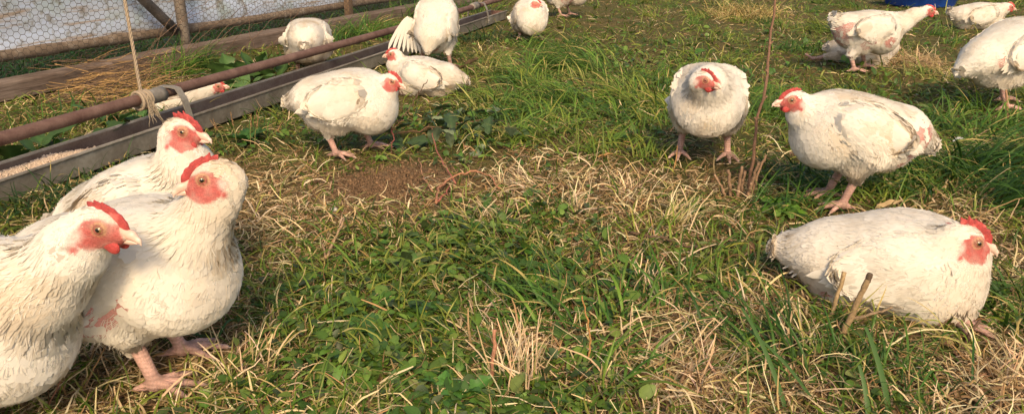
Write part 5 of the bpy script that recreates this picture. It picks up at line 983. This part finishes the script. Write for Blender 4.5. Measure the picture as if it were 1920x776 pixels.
weed('weed_rosette', 'pale green drooping leaves near the bottom left of centre', 640, 668, 6, 0.05, 0.03, (0.09, 0.19, 0.05), el=(0.1, 0.6))
weed('weed_rosette', 'dark rounded leaves just right of the picture centre', 800, 585, 7, 0.045, 0.038, (0.05, 0.12, 0.03), el=(0.0, 0.5))
weed('dock_plant', 'large leaved green dock plant growing under the rusty bar at the left', 70, 300, 12, 0.17, 0.085, DG, el=(0.3, 1.1), lobes=3, rad=0.08)
weed('dock_plant', 'dark broad leaves behind the trough, left of the hanging rope', 225, 235, 9, 0.13, 0.07, (0.06, 0.13, 0.035), el=(0.2, 1.0), rad=0.06)
weed('dock_plant', 'tall broad leaved plant against the beam left of the bird with its rear turned', 440, 150, 12, 0.17, 0.09, MG, el=(0.4, 1.3), lobes=3, rad=0.07)
weed('dock_plant', 'broad green leaves just left of the bird with its rear turned', 500, 150, 9, 0.15, 0.075, DG, el=(0.5, 1.3), rad=0.05)
weed('dock_plant', 'pale broad leaves below the rusty bar in front of the hidden hen', 455, 165, 8, 0.15, 0.07, (0.09, 0.17, 0.05), el=(0.1, 0.7), rad=0.07)
# wilted cut branch with grey green leaves
root = empty('wilted_branch', at(850, 250)); inv = Matrix.Translation(-root.location)
mb = MB(); stalk(mb, [g(740, 262, 0.02), g(800, 252, 0.02), g(870, 240, 0.025), g(950, 236, 0.02)], 0.0035, 0.0020, (0.20, 0.12, 0.07), amp=0.003); stalk(mb, [g(800, 252, 0.02), g(830, 215, 0.03), g(845, 205, 0.04)], 0.0025, 0.0014, (0.20, 0.12, 0.07), amp=0.002); o = mb.build('stem', M['stick'], root); o.matrix_parent_inverse = inv
for i in range(52):
    px = vr.normal(845, 68); py = 248 + vr.normal(0, 22) + (px - 845) * 0.02; mb = MB(); pale = vr.random() < 0.32
    broad(mb, g(px, py, vr.uniform(0.008, 0.045)), vr.uniform(0, 6.28), vr.normal(0.1, 0.5), vr.uniform(0.05, 0.10), vr.uniform(0.030, 0.055), np.array((0.20, 0.25, 0.14) if pale else (0.055, 0.095, 0.035)) * vr.uniform(0.8, 1.2), lobes=vr.integers(0, 4), curl=vr.uniform(0, 0.5), cup=vr.uniform(0.1, 0.7))
    o = mb.build('leaf', M['leaf'], root); o.matrix_parent_inverse = inv
tag(root, 'heap of wilted grey green leaves on a cut branch in front of the sitting hen', 'branch')
# single dead leaves
for (px, py, L_, col, lb) in ((1120, 303, 0.055, (0.50, 0.28, 0.11), 'curled orange brown dead leaf lying in the straw right of the centre'), (862, 133, 0.13, (0.28, 0.18, 0.11), 'large brown dead leaf beside the foot of the hen at the trough'), (1640, 401, 0.075, (0.55, 0.40, 0.22), 'tan dead leaf behind the back of the lying hen'), (1300, 668, 0.04, (0.25, 0.16, 0.09), 'small brown crumpled leaf at the bottom right of centre')):
    mb = MB(); broad(mb, g(px, py, 0.015), vr.uniform(-0.5, 0.5), 0.15, L_, L_ * 0.55, np.array(col), curl=-0.2, cup=0.5); o = mb.build('dead_leaf', M['straw']); tag(o, lb, 'leaf')
# pebble
b = at(627, 398); pr_ = [ELL(b + [0, 0, 0.007], (0.0105, 0.008, 0.008), None, 0.004), ELL(b + [0.003, -0.002, 0.010], (0.006, 0.006, 0.005), None, 0.004)]
V, F = polymesh(pr_, 0.0015); o = link('pebble', npmesh('pebble', V, F, np.tile([0.62, 0.58, 0.50], (len(V), 1))), None, M['stick']); tag(o, 'small whitish pebble on the soil left of the centre', 'pebble')
# loose feather
mb = MB(); b = at(1783, 276) + np.array([0, 0, 0.02]); ts = np.linspace(0, 1, 8); ctr = b + np.stack([ts * 0.06, ts * 0.01, 0.012 * np.sin(ts * 3)], 1); pf = 0.010 * np.sin(np.pi * np.clip(ts * 0.9 + 0.07, 0, 1)); mb.strip(ctr + np.stack([0 * pf, pf, 0.3 * pf], 1), ctr - np.stack([0 * pf, pf, -0.1 * pf], 1), (0.62, 0.60, 0.58)); tag(mb.build('loose_feather', M['feather']), 'small loose white feather on the grass right of the left facing hen', 'feather')
# blue basin
def basin():
    c = at(1748, 16); cx, cy = c[0] + 0.02, c[1] + 0.30; prof = [(0.0, 0.012), (0.30, 0.012), (0.325, 0.03), (0.36, 0.17), (0.385, 0.176), (0.39, 0.168), (0.385, 0.160), (0.368, 0.158), (0.335, 0.02), (0.31, 0.0), (0.0, 0.0)]; n = 64; V = []
    for (r, z) in prof:
        an = np.arange(n) / n * 2 * np.pi; V.append(np.stack([cx + r * np.cos(an), cy + r * np.sin(an), np.full(n, z)], 1))
    V = np.concatenate(V); i = np.arange(len(prof) - 1)[:, None] * n; j = np.arange(n)[None]; F = np.stack([i + j, i + (j + 1) % n, i + n + (j + 1) % n, i + n + j], 2).reshape(-1, 4)
    b = NB('blue_plastic'); nz = b.noise(12, 4); r = b.ramp(nz.outputs[0], [(0.3, (0.01, 0.05, 0.30)), (0.7, (0.015, 0.09, 0.48))]); b.l(r.outputs[0], b.p.inputs['Base Color']); b.p.inputs['Roughness'].default_value = 0.4
    o = link('water_basin', npmesh('water_basin', V, F), None, b.m); tag(o, 'round blue plastic basin at the top right edge', 'basin')
basin()
# brush pile between trough and beam
mb = MB()
for i in range(230):
    c0_ = at(vr.normal(215, 60), vr.normal(165, 24), 0); L_ = vr.uniform(0.12, 0.42); a = math.radians(vr.normal(35, 38)); e = vr.normal(0.10, 0.20); h_ = abs(vr.normal(0.03, 0.03)); d = np.array([math.cos(a) * math.cos(e), math.sin(a) * math.cos(e), math.sin(e)]); P0_ = c0_ + np.array([0, 0, h_ + 0.01]) - d * L_ * 0.4; P1_ = P0_ + d * L_
    if ((P1_[:2] - F0) @ fn) < 0.20 or ((P0_[:2] - F0) @ fn) < 0.20: continue
    P0_[2] = max(P0_[2], 0.006); P1_[2] = max(P1_[2], 0.006)
    pale = vr.random() < 0.35; stalk(mb, [P0_, (P0_ + P1_) / 2 + vr.normal(0, 0.012, 3), P1_], vr.uniform(0.0012, 0.0032), 0.0009, np.array([0.50, 0.31, 0.13] if pale else [0.20, 0.13, 0.085]) * vr.uniform(0.7, 1.3), n=5, amp=0.0016)
tag(mb.build('brush_pile', M['stick']), 'pile of dry brown and orange twigs between the trough and the beam at the left', 'brush')
mb = MB()
for i in range(16):
    sa_ = vr.uniform(0.6, 2.0); a = wall_pt(sa_, -0.15 + vr.normal(0, 0.05), 0.02); 
    en = a + np.array([vr.uniform(-0.1, 0.7), vr.uniform(-0.05, 0.25), vr.uniform(0.15, 0.45)]); mid = (a + en) / 2 + np.array([0, 0, 0.05])
    stalk(mb, [a, mid, en], 0.0020, 0.0009, np.array([0.20, 0.13, 0.09]) * vr.uniform(0.7, 1.2), n=5, amp=0.007)
tag(mb.build('bare_brambles', M['stick']), 'thin bare tangled branches arching over the beam by the metal post', 'bramble')
